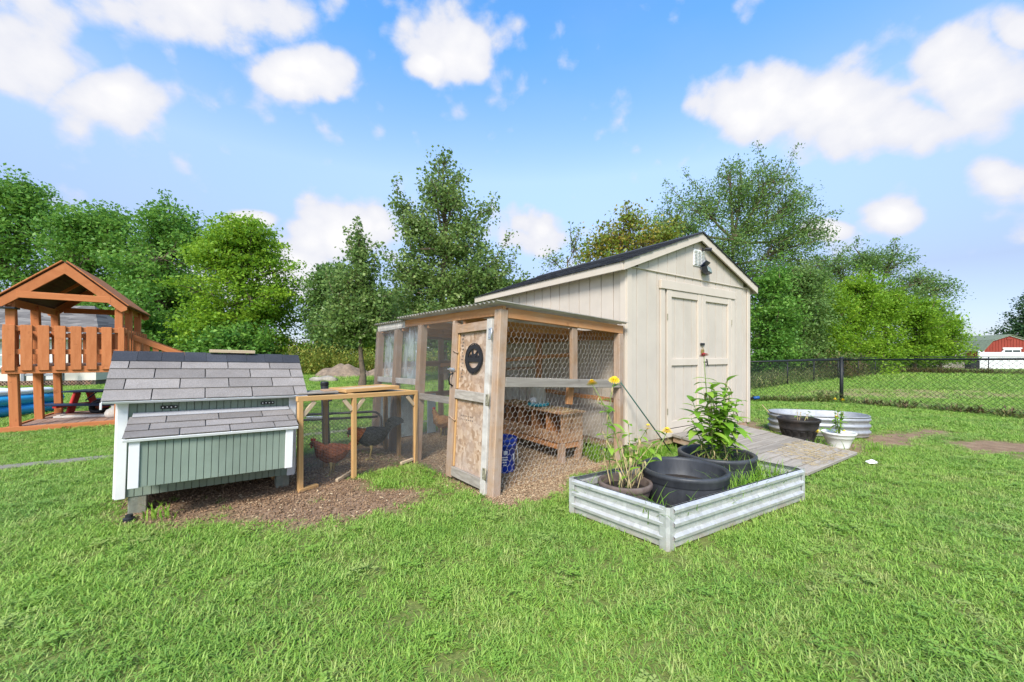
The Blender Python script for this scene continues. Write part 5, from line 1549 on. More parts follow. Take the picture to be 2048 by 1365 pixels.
for tx, ty, tz in ((.05, .02, .14), (.1, -.04, .12), (-.02, .0, .2), (.16, 0, .13)):
    stem_with_leaves(dp, curve((tx * .5, ty, 0), (tx, ty, tz), (0, 0, 0)), .003, .4, 1, 3, .5, .5, MAT['stem_dry'])
def tank():
    t = thing('stock_tank', 'low oval galvanised stock tank behind the planters', 'stock tank', (4.86, 6.30, 0), R(-18))
    n = 64; a, b = .64, .36; prof = []
    for k in range(3):
        z0 = .02 + k * .095; prof += [(0, z0), (0, z0 + .03), (.018, z0 + .045), (.024, z0 + .06), (.018, z0 + .075), (0, z0 + .09)]
    prof += [(.0, .305), (.014, .305), (.02, .317), (.012, .328), (-.004, .322), (-.006, .06), (-.3, .05)]
    V = []
    for o, z in prof:
        for i in range(n):
            th = 2 * math.pi * i / n; c, s = math.cos(th), math.sin(th); e = .62
            x = math.copysign(abs(c) ** e, c); y = math.copysign(abs(s) ** .8, s)
            V.append((x * (a + o), y * (b + o), z))
    F = []
    for k in range(len(prof) - 1):
        for i in range(n):
            j = (i + 1) % n; F.append((k * n + i, k * n + j, (k + 1) * n + j, (k + 1) * n + i))
    F.append(tuple(range((len(prof) - 1) * n, len(prof) * n)))
    add('wall', py_mesh('tank', V, F), MAT['galv_tank'], t, smooth=True)
    rod(t, 'stick', MAT['stem_dry'], [(-.50, -.1, .08), (-.75, .05, .42)], .006, 6)
tank()

# ------------------------------------------------------------------ chain-link fences
def chain_fence(label, nodes, heights, posts, pitch=.057, r=.0019, rail_r=.021, corner=None, group=None):
    """nodes: list of ground points; heights: rail height at each node; posts: fractions per span"""
    t = thing('chain_link_fence', label, 'fence', (*nodes[0], 0))
    o = Vector((*nodes[0], 0)); VV = []; FF = []; off = 0
    for (a, b), (ha, hb), fr in zip(zip(nodes[:-1], nodes[1:]), zip(heights[:-1], heights[1:]), posts):
        A_ = Vector((*a, 0)) - o; B_ = Vector((*b, 0)) - o; L_ = (B_ - A_).length; d = (B_ - A_) / L_
        rod(t, 'top_rail', MAT['fence_black'], [A_ + Vector((0, 0, ha)), B_ + Vector((0, 0, hb))], rail_r, 8)
        for f in fr:
            p = A_.lerp(B_, f); h = ha + (hb - ha) * f
            rod(t, 'post', MAT['fence_black'], [p + Vector((0, 0, -.2)), p + Vector((0, 0, h - rail_r))], .024, 8)
        h = (ha + hb) / 2 - .02; S = []; E_ = []
        n = int((L_ + h) / pitch)
        for k in range(-int(h / pitch) - 1, n + 1):
            x0 = k * pitch
            for sgn in (1, -1):
                xs_, zs_, xe, ze = (x0, .02, x0 + h, h) if sgn > 0 else (x0 + h, .02, x0, h)
                lo, hi = 0.0, 1.0                                       # clip to the span
                dx = xe - xs_
                for lim, sg_ in ((0, 1), (L_, -1)):
                    ta = (lim - xs_) / dx
                    if (dx > 0) == (sg_ > 0): lo = max(lo, ta)
                    else: hi = min(hi, ta)
                if hi - lo < .01: continue
                S.append(A_ + d * (xs_ + dx * lo) + Vector((0, 0, zs_ + (ze - zs_) * lo))); E_.append(A_ + d * (xs_ + dx * hi) + Vector((0, 0, zs_ + (ze - zs_) * hi)))
        V, F = tubes_np([tuple(v) for v in S], [tuple(v) for v in E_], r); VV.append(V); FF.append(F + off); off += len(V)
    add('chain_mesh', np_mesh('chain_mesh', np.vstack(VV), np.vstack(FF)), MAT['fence_black'], t, kind='stuff')
    if corner is not None:
        p = Vector((*nodes[corner], 0)) - o
        rod(t, 'corner_post', MAT['fence_black'], [p + Vector((0, 0, -.2)), p + Vector((0, 0, heights[corner] + .03))], .042, 10)
        MB().lathe([(.048, 0), (.048, .03), (.03, .055), (0, .06)], 10, tuple(p + Vector((0, 0, heights[corner] + .025)))).build('cap', MAT['fence_black'], t)
    return t
chain_fence('black chain link fence with thick corner post nearest the shed', [(5.2, 10.9), (8.55, 10.25), (11.6, 5.2)], [1.03, 1.115, 1.22], [[.02], [.62]], corner=1, pitch=.10, r=.0028)
chain_fence('farther black chain link fence receding along the trees behind the near one', [(5.5, 11.4), (11.3, 16.2), (26.0, 26.6)], [.98, 1.03, 1.13], [[.45], [.0, .16, .34, .52, .70, .86, 1.0]], pitch=.075, r=.0022)
chain_fence('farthest black chain link fence crossing the neighbouring field', [(26.0, 26.6), (29.8, 24.7), (40.0, 19.5)], [1.13, 1.12, 1.12], [[1.0], [.5, 1.0]], pitch=.10, r=.0026)
# low gate panel and post behind the wire run
gp = thing('gate_post', 'thick black metal post standing behind the wire run', 'post', (-2.42, 5.10, 0))
rod(gp, 'shaft', MAT['black_metal'], [(.03, 0, -.2), (0, 0, .86)], .047, 14)
MB().lathe([(.05, 0), (.05, .035), (.04, .05), (0, .052)], 14, (0, 0, .855)).build('cap', MAT['black_metal'], gp)
slab(gp, 'bracket', MAT['black_metal'], (.07, -.01, .70), (.06, .03, .10)); slab(gp, 'latch', MAT['zinc'], (-.10, -.05, .45), (.20, .05, .025))
gt = thing('chain_link_gate', 'low black tube gate with wire infill behind the wire run', 'gate', (-2.95, 5.05, 0))
gx = Vector((1.15, .40, 0)); gn_ = gx.normalized(); LG = gx.length
pts = [(0, .47)] + [(LG - .12, .47)] + [(LG - .12 + .12 * math.sin(a), .35 + .12 * math.cos(a)) for a in (R(22), R(45), R(68), R(90))] + [(LG, -.02)]
rod(gt, 'frame', MAT['black_metal'], [gn_ * x + Vector((0, 0, z)) for x, z in pts], .016, 8)
rod(gt, 'rail', MAT['black_metal'], [gn_ * 0 + Vector((0, 0, .40)), gn_ * (LG - .05) + Vector((0, 0, .40))], .016, 8)
rod(gt, 'bar', MAT['black_metal'], [gn_ * .55 + Vector((0, 0, -.02)), gn_ * .55 + Vector((0, 0, .40))], .014, 8)
A_ = []; B_ = []
for k in range(-8, 28):
    for s_ in (1, -1):
        x0, x1 = (k * .05, k * .05 + .38) if s_ > 0 else (k * .05 + .38, k * .05)
        p, q = gn_ * min(max(x0, 0), LG) , gn_ * min(max(x1, 0), LG)
        if abs(x1 - x0) > .01 and 0 <= min(x0, x1) and max(x0, x1) <= LG: A_.append((p.x, p.y, .01)); B_.append((q.x, q.y, .39))
V, F = tubes_np(A_, B_, .0017); add('chain_mesh', np_mesh('m', V, F), MAT['fence_black'], gt, kind='stuff')

# ------------------------------------------------------------------ far right: vinyl fence, barn, house
vf = thing('vinyl_fence', 'white vinyl privacy fence in front of the red barn', 'fence', (41.4, 35.0, 0))
for k in range(5):
    board(vf, 'post', MAT['vinyl'], (k * 2.1, 0, -.2), (k * 2.1, 0, 1.52), .13, .13, (0, -1, 0), .01)
    MB().lathe([(.10, 0), (.10, .03), (0, .10)], 4, (k * 2.1, 0, 1.52)).build('cap', MAT['vinyl'], vf)
    if k < 4:
        for j in range(8): board(vf, 'panel_board', MAT['vinyl'], (k * 2.1 + .19 + j * .246, 0, .02), (k * 2.1 + .19 + j * .246, 0, 1.40), .243, .03, (0, -1, 0), .004)
        for z in (.06, 1.42): board(vf, 'rail', MAT['vinyl'], (k * 2.1 + .07, 0, z), (k * 2.1 + 2.03, 0, z), .06, .12)
barn = thing('red_barn', 'red gambrel roofed barn with white trim behind the vinyl fence', 'barn', (56.0, 44.5, 0), R(-4))
g_ = [(-2.75, 0), (2.75, 0), (2.75, 1.75), (1.75, 2.85), (0, 3.42), (-1.75, 2.85), (-2.75, 1.75)]
MB().prism(g_, 0, 5.0).build('wall', MAT['barn_red'], barn)
for k in range(18):                                                     # batten boards on the gable
    x = -2.6 + k * .306
    zt = 1.75 + (2.75 - abs(x)) * 1.1 if abs(x) > 1.75 else 2.85 + (1.75 - abs(x)) * .325
    board(barn, 'batten', MAT['barn_red'], (x, -.02, .05), (x, -.02, min(zt, 3.4) - .06), .05, .03, (0, -1, 0))
rp = [(-2.9, 1.62), (-1.8, 2.9), (0, 3.50), (1.8, 2.9), (2.9, 1.62)]
for i in range(4):
    (xa, za), (xb, zb) = rp[i], rp[i + 1]
    d = Vector((xb - xa, 0, zb - za)); nr = Vector((-d.z, 0, d.x)).normalized()
    board(barn, 'roof', MAT['green_roof'], Vector((xa, 2.5, za)) + nr * .03, Vector((xb, 2.5, zb)) + nr * .03, 5.5, .05, tuple(nr))
    board(barn, 'rake_trim', MAT['white_paint'], Vector((xa, -.06, za)) - nr * .06, Vector((xb, -.06, zb)) - nr * .06, .06, .12, tuple(nr))
for x in (-2.7, 2.7): board(barn, 'corner_trim', MAT['white_paint'], (x, -.03, 0), (x, -.03, 1.7), .14, .05, (0, -1, 0))
w_ = slab(barn, 'window', MAT['white_paint'], (.25, -.05, 1.55), (1.8, .08, .75), .01)
for x in (-.42, .42): slab(w_, 'pane', MAT['glass_dark'], (x, -.05, -.03), (.74, .03, .5))
slab(w_, 'lintel', MAT['white_paint'], (0, -.02, .44), (2.0, .1, .14))
vnt = slab(barn, 'vent', MAT['barn_red'], (0, -.04, 3.05), (.6, .05, .18))
hs2 = thing('brick_house', 'distant small brick house with grey hip roof beside the barn', 'house', (77.0, 68.0, 0), R(8))
slab(hs2, 'wall', MAT['brick'], (4, 4, 1.4), (14, 8, 2.8))
V = [(-3.6, -.6, 2.7), (11.8, -.6, 2.7), (11.8, 8.6, 2.7), (-3.6, 8.6, 2.7), (1, 4, 4.9), (7.5, 4, 4.9)]
MB().poly(V, [(0, 1, 5, 4), (1, 2, 5), (2, 3, 4, 5), (3, 0, 4), (3, 2, 1, 0)]).build('roof', MAT['grey_roof'], hs2)
MB().prism([(-2.8, 0), (1.4, 0), (1.4, 2.7), (-.7, 4.3), (-2.8, 2.7)], -1.2, .2).build('gable_wall', MAT['brick'], hs2)
for a, b in (((-3.1, 2.5), (-.7, 4.4)), ((1.7, 2.5), (-.7, 4.4))):
    board(hs2, 'gable_trim', MAT['white_paint'], (a[0], -1.25, a[1]), (b[0], -1.25, b[1]), .2, .22)
    board(hs2, 'gable_roof', MAT['grey_roof'], (a[0], .3, a[1] + .16), (b[0], .3, b[1] + .16), 3.2, .08)
MB().prism([(4.2, 2.7), (6.0, 2.7), (6.0, 3.6), (5.1, 4.3), (4.2, 3.6)], .4, 3).build('dormer', MAT['house_cream'], hs2)
for x in (-.7, 5.1): slab(hs2, 'window', MAT['glass_dark'], (x, -1.22 if x < 0 else .38, 3.2), (.7, .06, .7))
wf = thing('wooden_fence', 'short dark grey wooden fence far off beside the vinyl fence', 'fence', (42.6, 37.2, 0))
for k in range(12): board(wf, 'picket', MAT['grey_wood'], (-3.0 + k * .27, 0, 0), (-3.0 + k * .27, 0, 1.45), .25, .03, (0, -1, 0))
ab = thing('utility_box', 'small black box standing against the vinyl fence end', 'box', (40.3, 34.6, 0))
slab(ab, 'cabinet', MAT['black_plastic'], (0, 0, .35), (.8, .5, .7), .02); slab(ab, 'lid', MAT['black_plastic'], (0, 0, .72), (.86, .56, .06), .02)

# ------------------------------------------------------------------ play tower
pt = thing('play_tower', 'orange stained wooden play tower with picket balcony and gable roof', 'play tower', (-8.06, 6.42, 0), R(35))
RW = MAT['redwood']; TW, TD = 1.20, 1.92
for v in (0, .96, TD): board(pt, 'post', RW, (.0, v, -.05), (-.055, v, 2.12), .105, .105, (0, -1, 0), .006)
for v in (0, .76, 1.62): board(pt, 'post', RW, (TW, v, -.05), (TW + .01, v, 2.12), .105, .105, (0, -1, 0), .006)
# ground deck
for k in range(9):
    u = -.02 + (k + .5) * (TW + .34) / 9; board(pt, 'deck_plank', MAT['deck'], (u, -.10, .065), (u, TD + .1, .065), (TW + .34) / 9 - .008, .03)
board(pt, 'deck_edge', RW, (-.22, -.125, .045), (TW + .40, -.125, .045), .04, .10)
board(pt, 'deck_edge', RW, (-.09, -.09, .04), (-.09, TD + .1, .04), .04, .09)
# raised floor
ZF = 1.0
for v in (-.075, TD + .07): board(pt, 'floor_beam', RW, (-.09, v, ZF), (TW + .16, v, ZF), .04, .115)
for u in (-.12, TW + .08): board(pt, 'floor_beam', RW, (u, -.05, ZF), (u, TD + .04, ZF), .04, .115)
for k in range(13):
    v = (k + .5) * TD / 13; board(pt, 'floor_plank', MAT['deck'], (-.1, v, ZF + .07), (TW + .06, v, ZF + .07), TD / 13 - .006, .03)
for k in range(8):                                                      # front pickets
    u = -.042 + k * .185; board(pt, 'picket', RW, (u, -.112, ZF - .005), (u, -.112, 1.735), .128 if k < 7 else .08, .022, (0, -1, 0))
for z in (1.30, 1.68): board(pt, 'rail', RW, (-.10, -.075, z), (TW + .12, -.075, z), .035, .085)
for v0 in (-.145, TW + .11):                                            # side pickets
    n = 9
    for k in range(n):
        v = .08 + k * (TD - .16) / (n - 1); board(pt, 'picket', RW, (v0, v, ZF), (v0, v, 1.70), .11, .022, (-1, 0, 0))
    board(pt, 'rail', RW, (v0 + (.03 if v0 < 0 else -.03), .02, 1.64), (v0 + (.03 if v0 < 0 else -.03), TD, 1.64), .035, .085)
for k in range(7): board(pt, 'picket', RW, (-.05 + k * .21, TD + .10, ZF), (-.05 + k * .21, TD + .10, 1.70), .12, .022, (0, 1, 0))
board(pt, 'rail', RW, (-.1, TD + .07, 1.64), (TW + .1, TD + .07, 1.64), .035, .085)
# roof
ap = (.57, 2.80); le = (-.19, 2.10); re = (1.33, 2.10)
def rz(u): return ap[1] - abs(u - ap[0]) / .76 * .70
for (a, b) in ((le, ap), (re, ap)):
    d = Vector((b[0] - a[0], 0, b[1] - a[1])).normalized(); nr = Vector((-d.z, 0, d.x)); nr = nr if nr.z > 0 else -nr
    s_ = 1 if a[0] < b[0] else -1
    for v in (-.14, TD + .12):
        w = .125; q0 = Vector((a[0], 0, a[1])); q1 = Vector((b[0], 0, b[1]))
        pl = [(a[0], a[1]), (b[0], b[1]), (b[0], b[1] - .185), (a[0] + s_ * .075, a[1] - .09), (a[0], a[1] - .05)]
        if s_ < 0: pl = pl[::-1]
        MB().prism(pl, v, v + .04).build('rafter', RW, pt)
    Lr = (Vector(b) - Vector(a)).length
    for k in range(7):                                                  # roof boards run along the ridge
        f0 = (k + .5) / 7; c = Vector((a[0], 0, a[1])).lerp(Vector((b[0], 0, b[1])), f0) + nr * .015
        board(pt, 'roof_board', MAT['redwood_shaded'], c + Vector((0, -.10, 0)), c + Vector((0, TD + .15, 0)), Lr / 7 - .003, .02, tuple(nr))
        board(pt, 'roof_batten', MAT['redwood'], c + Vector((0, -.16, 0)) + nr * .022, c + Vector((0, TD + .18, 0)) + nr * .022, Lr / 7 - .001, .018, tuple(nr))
board(pt, 'tie_beam', RW, (.04, -.125, 2.225), (1.12, -.125, 2.215), .035, .11)
board(pt, 'tie_beam', RW, (.04, TD + .1, 2.16), (1.12, TD + .1, 2.16), .035, .11)
for u in (-.05, TW + .005): board(pt, 'side_plate', RW, (u, -.10, 2.10), (u, TD + .1, 2.10), .04, .12)
board(pt, 'king_strut', RW, (.57, TD * .5, 2.66), (.18, TD * .5, 2.32), .035, .05); board(pt, 'king_strut', RW, (.57, TD * .5, 2.66), (.96, TD * .5, 2.32), .035, .05)
MB().lathe([(0, 0), (.03, .01), (.035, .045), (.02, .075), (0, .08)], 12, (.22, .5, 2.24)).build('bulb', MAT['white_plastic'], pt, smooth=True)
board(pt, 'dark_shelf', MAT['black_metal'], (-.40, -.05, 2.005), (.03, -.05, 2.0), .2, .03)
# stair with slatted side on the right
board(pt, 'stair_string', RW, (TW + .14, .30, 1.58), (TW + 1.25, .30, 1.06), .035, .10)
board(pt, 'stair_string', RW, (TW + .14, .95, 1.58), (TW + 1.25, .95, 1.06), .035, .10)
for k in range(8):
    u = TW + .2 + k * .13; zt = 1.55 - (u - TW - .14) * .47; board(pt, 'slat', RW, (u, .32, max(zt - .75, .0)), (u, .32, zt), .09, .02, (0, -1, 0))
for k in range(6):
    u = TW + .2 + k * .17; z = ZF - .02 - k * .165; board(pt, 'step', MAT['deck'], (u, .33, z), (u, .93, z), .16, .03)
# things on its ground deck
Mpt = Matrix.Translation((-8.06, 6.42, 0)) @ Matrix.Rotation(R(35), 4, 'Z')
def onpt(u, v, z): return tuple(Mpt @ Vector((u, v, z)))
pc = thing('picnic_table', 'child size picnic table with navy top and red legs under the play tower', 'table', (-8.5, 8.25, .0), R(4))
NV, RD = MAT['navy'], MAT['red_plastic']
for y in (-.16, 0, .16): board(pc, 'top_plank', NV, (-.62, y, .50), (.62, y, .50), .15, .03, (0, 0, 1), .012)
for y in (-.48, .48): board(pc, 'seat_plank', NV, (-.70, y, .27), (.70, y, .27), .2, .035, (0, 0, 1), .012)
for x in (-.42, .42):
    for y in (-1, 1): board(pc, 'leg', RD, (x, y * .30, .0), (x, y * .12, .485), .13, .06, (-1, 0, 0), .012)
    board(pc, 'cross_bar', RD, (x, -.56, .235), (x, .56, .235), .07, .05)
    rod(pc, 'strut', NV, [(x * .9, 0, .30), (x * .35, 0, .485)], .012, 6)
tr_ = thing('tyre', 'small black rubber tyre lying beside the picnic table', 'tyre', (-8.36, 8.0, .2), R(20), pitch=R(62))
V = []; F = []; n, m = 28, 12
for i in range(n):
    a = 2 * math.pi * i / n
    for j in range(m):
        b = 2 * math.pi * j / m; rr = .11 + .05 * math.cos(b); V.append((rr * math.cos(a), rr * math.sin(a), .055 * math.sin(b)))
for i in range(n):
    for j in range(m): F.append((i * m + j, ((i + 1) % n) * m + j, ((i + 1) % n) * m + (j + 1) % m, i * m + (j + 1) % m))
add('tread', py_mesh('tyre', V, F), MAT['black_plastic'], tr_, smooth=True)
MB().lathe([(0, -.01), (.05, -.02), (.065, 0), (.05, .02), (0, .01)], 16).build('hub', MAT['f_red'], tr_, smooth=True)
wb = thing('white_board', 'long pale board lying across the tower deck', 'board', (-8.0, 7.45, .08), R(14))
slab(wb, 'board', MAT['white_stile'], (0, 0, .02), (.95, .14, .035)); slab(wb, 'end_cleat', MAT['white_stile'], (-.40, 0, .045), (.06, .14, .016))
bg_ = thing('white_sack', 'round white sack slumped at the deck edge by the coop', 'sack', (-7.42, 7.36, .08))
MB().lathe([(0, 0), (.10, .0), (.135, .04), (.14, .09), (.11, .15), (.05, .18), (.03, .2), (.045, .225), (0, .22)], 18, sx=1.0, sy=.8).build('sack', MAT['white_stile'], bg_, smooth=True)

# inflatable pool
pl = thing('inflatable_pool', 'sagging blue and white inflatable pool on the lawn behind the tower', 'pool', (-11.55, 7.85, 0), R(-4))
def pool_ring(z0, z1, bul, m, name, ph):
    n = 72; prof = [(0, z0), (bul * .8, z0 + (z1 - z0) * .2), (bul, z0 + (z1 - z0) * .5), (bul * .8, z0 + (z1 - z0) * .8), (0, z1), (-.2, z1 + .005), (-.3, (z0 + z1) / 2), (-.22, z0)]
    V = []; F = []; k = len(prof)
    for i in range(n):
        a = 2 * math.pi * i / n; c, s = math.cos(a), math.sin(a)
        ex = .45; x = math.copysign(abs(c) ** ex, c) * 1.5; y = math.copysign(abs(s) ** ex, s) * 1.25
        wr = 1 + .012 * math.sin(i * 1.7 + ph) + .012 * math.sin(i * .6 + ph * 2); sag = .05 * math.sin(a * 3 + 1.0) + .012 * math.sin(i * 2.3 + ph)
        L_ = math.hypot(x, y)
        for o, z in prof:
            f = (L_ + o) / L_ * wr; V.append((x * f, y * f, max(z + sag * z / .5, .005)))
    for i in range(n):
        j = (i + 1) % n
        for q in range(k): F.append((i * k + q, j * k + q, j * k + (q + 1) % k, i * k + (q + 1) % k))
    add(name, py_mesh(name, V, F), m, pl, smooth=True)
pool_ring(.0, .22, .13, MAT['pool_dark'], 'lower_tube', 0.3)
pool_ring(.20, .40, .11, MAT['pool_blue'], 'middle_tube', 1.4)
pool_ring(.39, .50, .06, MAT['pool_white'], 'rim_tube', 2.1)
slab(pl, 'liner', MAT['pool_white'], (0, 0, .30), (2.6, 2.1, .02))

# ------------------------------------------------------------------ house beyond the tower
ho = thing('house', 'cream single storey house with grey hip roof and lattice skirt behind the play tower', 'house', (-26.2, 13.85, 0), R(12))
HL, HD = 9.7, 1.9
slab(ho, 'wall', MAT['house_cream'], (HL / 2, HD / 2, 1.08), (HL, HD, 1.70))
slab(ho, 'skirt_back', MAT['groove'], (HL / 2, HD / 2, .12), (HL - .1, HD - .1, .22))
A_ = []; B_ = []
for k in range(-2, int(HL / .12) + 2):
    for s_ in (1, -1):
        x0, x1 = (k * .12, k * .12 + .22) if s_ > 0 else (k * .12 + .22, k * .12)
        if min(x0, x1) >= 0 and max(x0, x1) <= HL: A_.append((x0, -.01, .0)); B_.append((x1, -.01, .22))
V, F = tubes_np(A_, B_, .018, n=4); add('lattice_skirt', np_mesh('lattice', V, F), MAT['deck'], ho, kind='stuff')
V = [(-.4, -.4, 1.93), (HL + .4, -.4, 1.93), (HL + .4, HD + .4, 1.93), (-.4, HD + .4, 1.93), (HL * .35, HD / 2, 3.3), (HL - .7, HD / 2, 3.3)]
def t_roofshingle():
    t = NT('house_shingle_roof'); v = t.coord('Object', (1.6, 1, 9))
    vo = t.N('TexVoronoi'); vo.inputs['Scale'].default_value = 1.6; t.L(v, vo.inputs['Vector'])
    s2 = t.N('SeparateColor'); t.L(vo.outputs['Color'], s2.inputs[0])
    cc = t.ramp(s2.outputs[0], [(0, (.09, .085, .085)), (.5, (.14, .132, .13)), (1, (.21, .198, .19))])
    return t.fin(cc, .95, 0, .15)
MAT['roof_shingle'] = t_roofshingle()
MB().poly(V, [(0, 1, 5, 4), (1, 2, 5), (2, 3, 4, 5), (3, 0, 4)]).build('roof', MAT['roof_shingle'], ho)
slab(ho, 'soffit', MAT['grey_paint'], (HL / 2, HD / 2, 1.92), (HL + .78, HD + .78, .03))
board(ho, 'gutter', MAT['grey_paint'], (-.4, -.42, 1.89), (HL + .4, -.42, 1.89), .08, .1)
for x in (6.62, 9.3):
    w_ = slab(ho, 'window', MAT['white_paint'], (x, -.02, 1.25), (.75, .08, 1.0), .01)
    for dx in (-.16, .16):
        for dz in (-.22, .22): slab(w_, 'pane', MAT['glass_pale'], (dx, -.035, dz), (.27, .03, .38))
    slab(w_, 'sill', MAT['grey_paint'], (0, -.05, -.54), (.9, .12, .06))
for x in (7.75, 8.35, 8.95): board(ho, 'porch_post', MAT['grey_paint'], (x, -.5, .25), (x, -.5, .95), .10, .10, (0, -1, 0))
board(ho, 'porch_rail', MAT['grey_paint'], (7.7, -.5, .48), (9.0, -.5, .48), .06, .07); board(ho, 'porch_rail', MAT['grey_paint'], (7.7, -.5, .93), (9.0, -.5, .93), .06, .07)
dr_ = slab(ho, 'door', MAT['white_paint'], (8.2, -.02, 1.05), (.85, .06, 1.55)); slab(dr_, 'handle', MAT['black_metal'], (.33, -.05, -.1), (.04, .05, .12))

# ------------------------------------------------------------------ small things on the lawn
pp = thing('crumpled_paper', 'scrap of white crumpled paper on the lawn right of the ramp', 'litter', (4.10, 4.50, .03))
bm = bmesh.new(); bmesh.ops.create_icosphere(bm, subdivisions=2, radius=.05)
for v in bm.verts: v.co = Vector((v.co.x * random.uniform(.6, 1.5), v.co.y * random.uniform(.5, 1.1), v.co.z * random.uniform(.2, .7)))
me = bpy.data.meshes.new('paper'); bm.to_mesh(me); bm.free(); add('paper', me, MAT['white_plastic'], pp)
cp_ = thing('bottle_top', 'small black plastic bottle top in the dirt by the coop leg', 'litter', (-2.86, 2.95, .012))
MB().lathe([(0, 0), (.035, 0), (.035, .02), (.024, .026), (.022, .045), (.0, .046)], 14).build('cap', MAT['black_plastic'], cp_)
rk = thing('flat_stone', 'flat pale stone slab lying on the far lawn', 'stone', (-8.65, 18.3, .0), R(4))
bm = bmesh.new(); bmesh.ops.create_icosphere(bm, subdivisions=3, radius=1)
for v in bm.verts:
    k = 1 + .18 * math.sin(v.co.x * 5 + v.co.y * 3) + .1 * math.sin(v.co.y * 9); v.co = Vector((v.co.x * .62 * k, v.co.y * .3 * k, v.co.z * .16 * k + .1))
me = bpy.data.meshes.new('stone'); bm.to_mesh(me); bm.free(); add('slab', me, MAT['stone'], rk, smooth=True)
slab(rk, 'foot', MAT['stone'], (.3, 0, .0), (.14, .2, .2), .03)
# earth mounds
MAT['earth'] = plain('dry_earth', (.22, .165, .12), .95, var=.35, scale=5, coord='World', bump=.8)
def mound(label, x, y, rx, ry, h):
    n = 26; V = []; F = []
    for j in range(n + 1):
        for i in range(n + 1):
            u, v = i / n * 2 - 1, j / n * 2 - 1; r = math.hypot(u, v)
            z = h * max(0, 1 - r * r) ** 1.1 * (1 + .35 * math.sin(u * 7 + x) * math.sin(v * 5)) + (random.uniform(-.03, .05) if r < .95 else -.02) * (h if r < 1 else 1)
            V.append((x + u * rx, y + v * ry, z if r < 1 else -.05))
    for j in range(n):
        for i in range(n): F.append((j * (n + 1) + i, j * (n + 1) + i + 1, (j + 1) * (n + 1) + i + 1, (j + 1) * (n + 1) + i))
    tag(add('earth_mound', py_mesh('mound', V, F), MAT['earth'], smooth=True), kind='structure')
mound('', -9.6, 22.5, 1.7, 1.2, .62); mound('', -6.9, 23.2, 2.2, 1.2, .55)

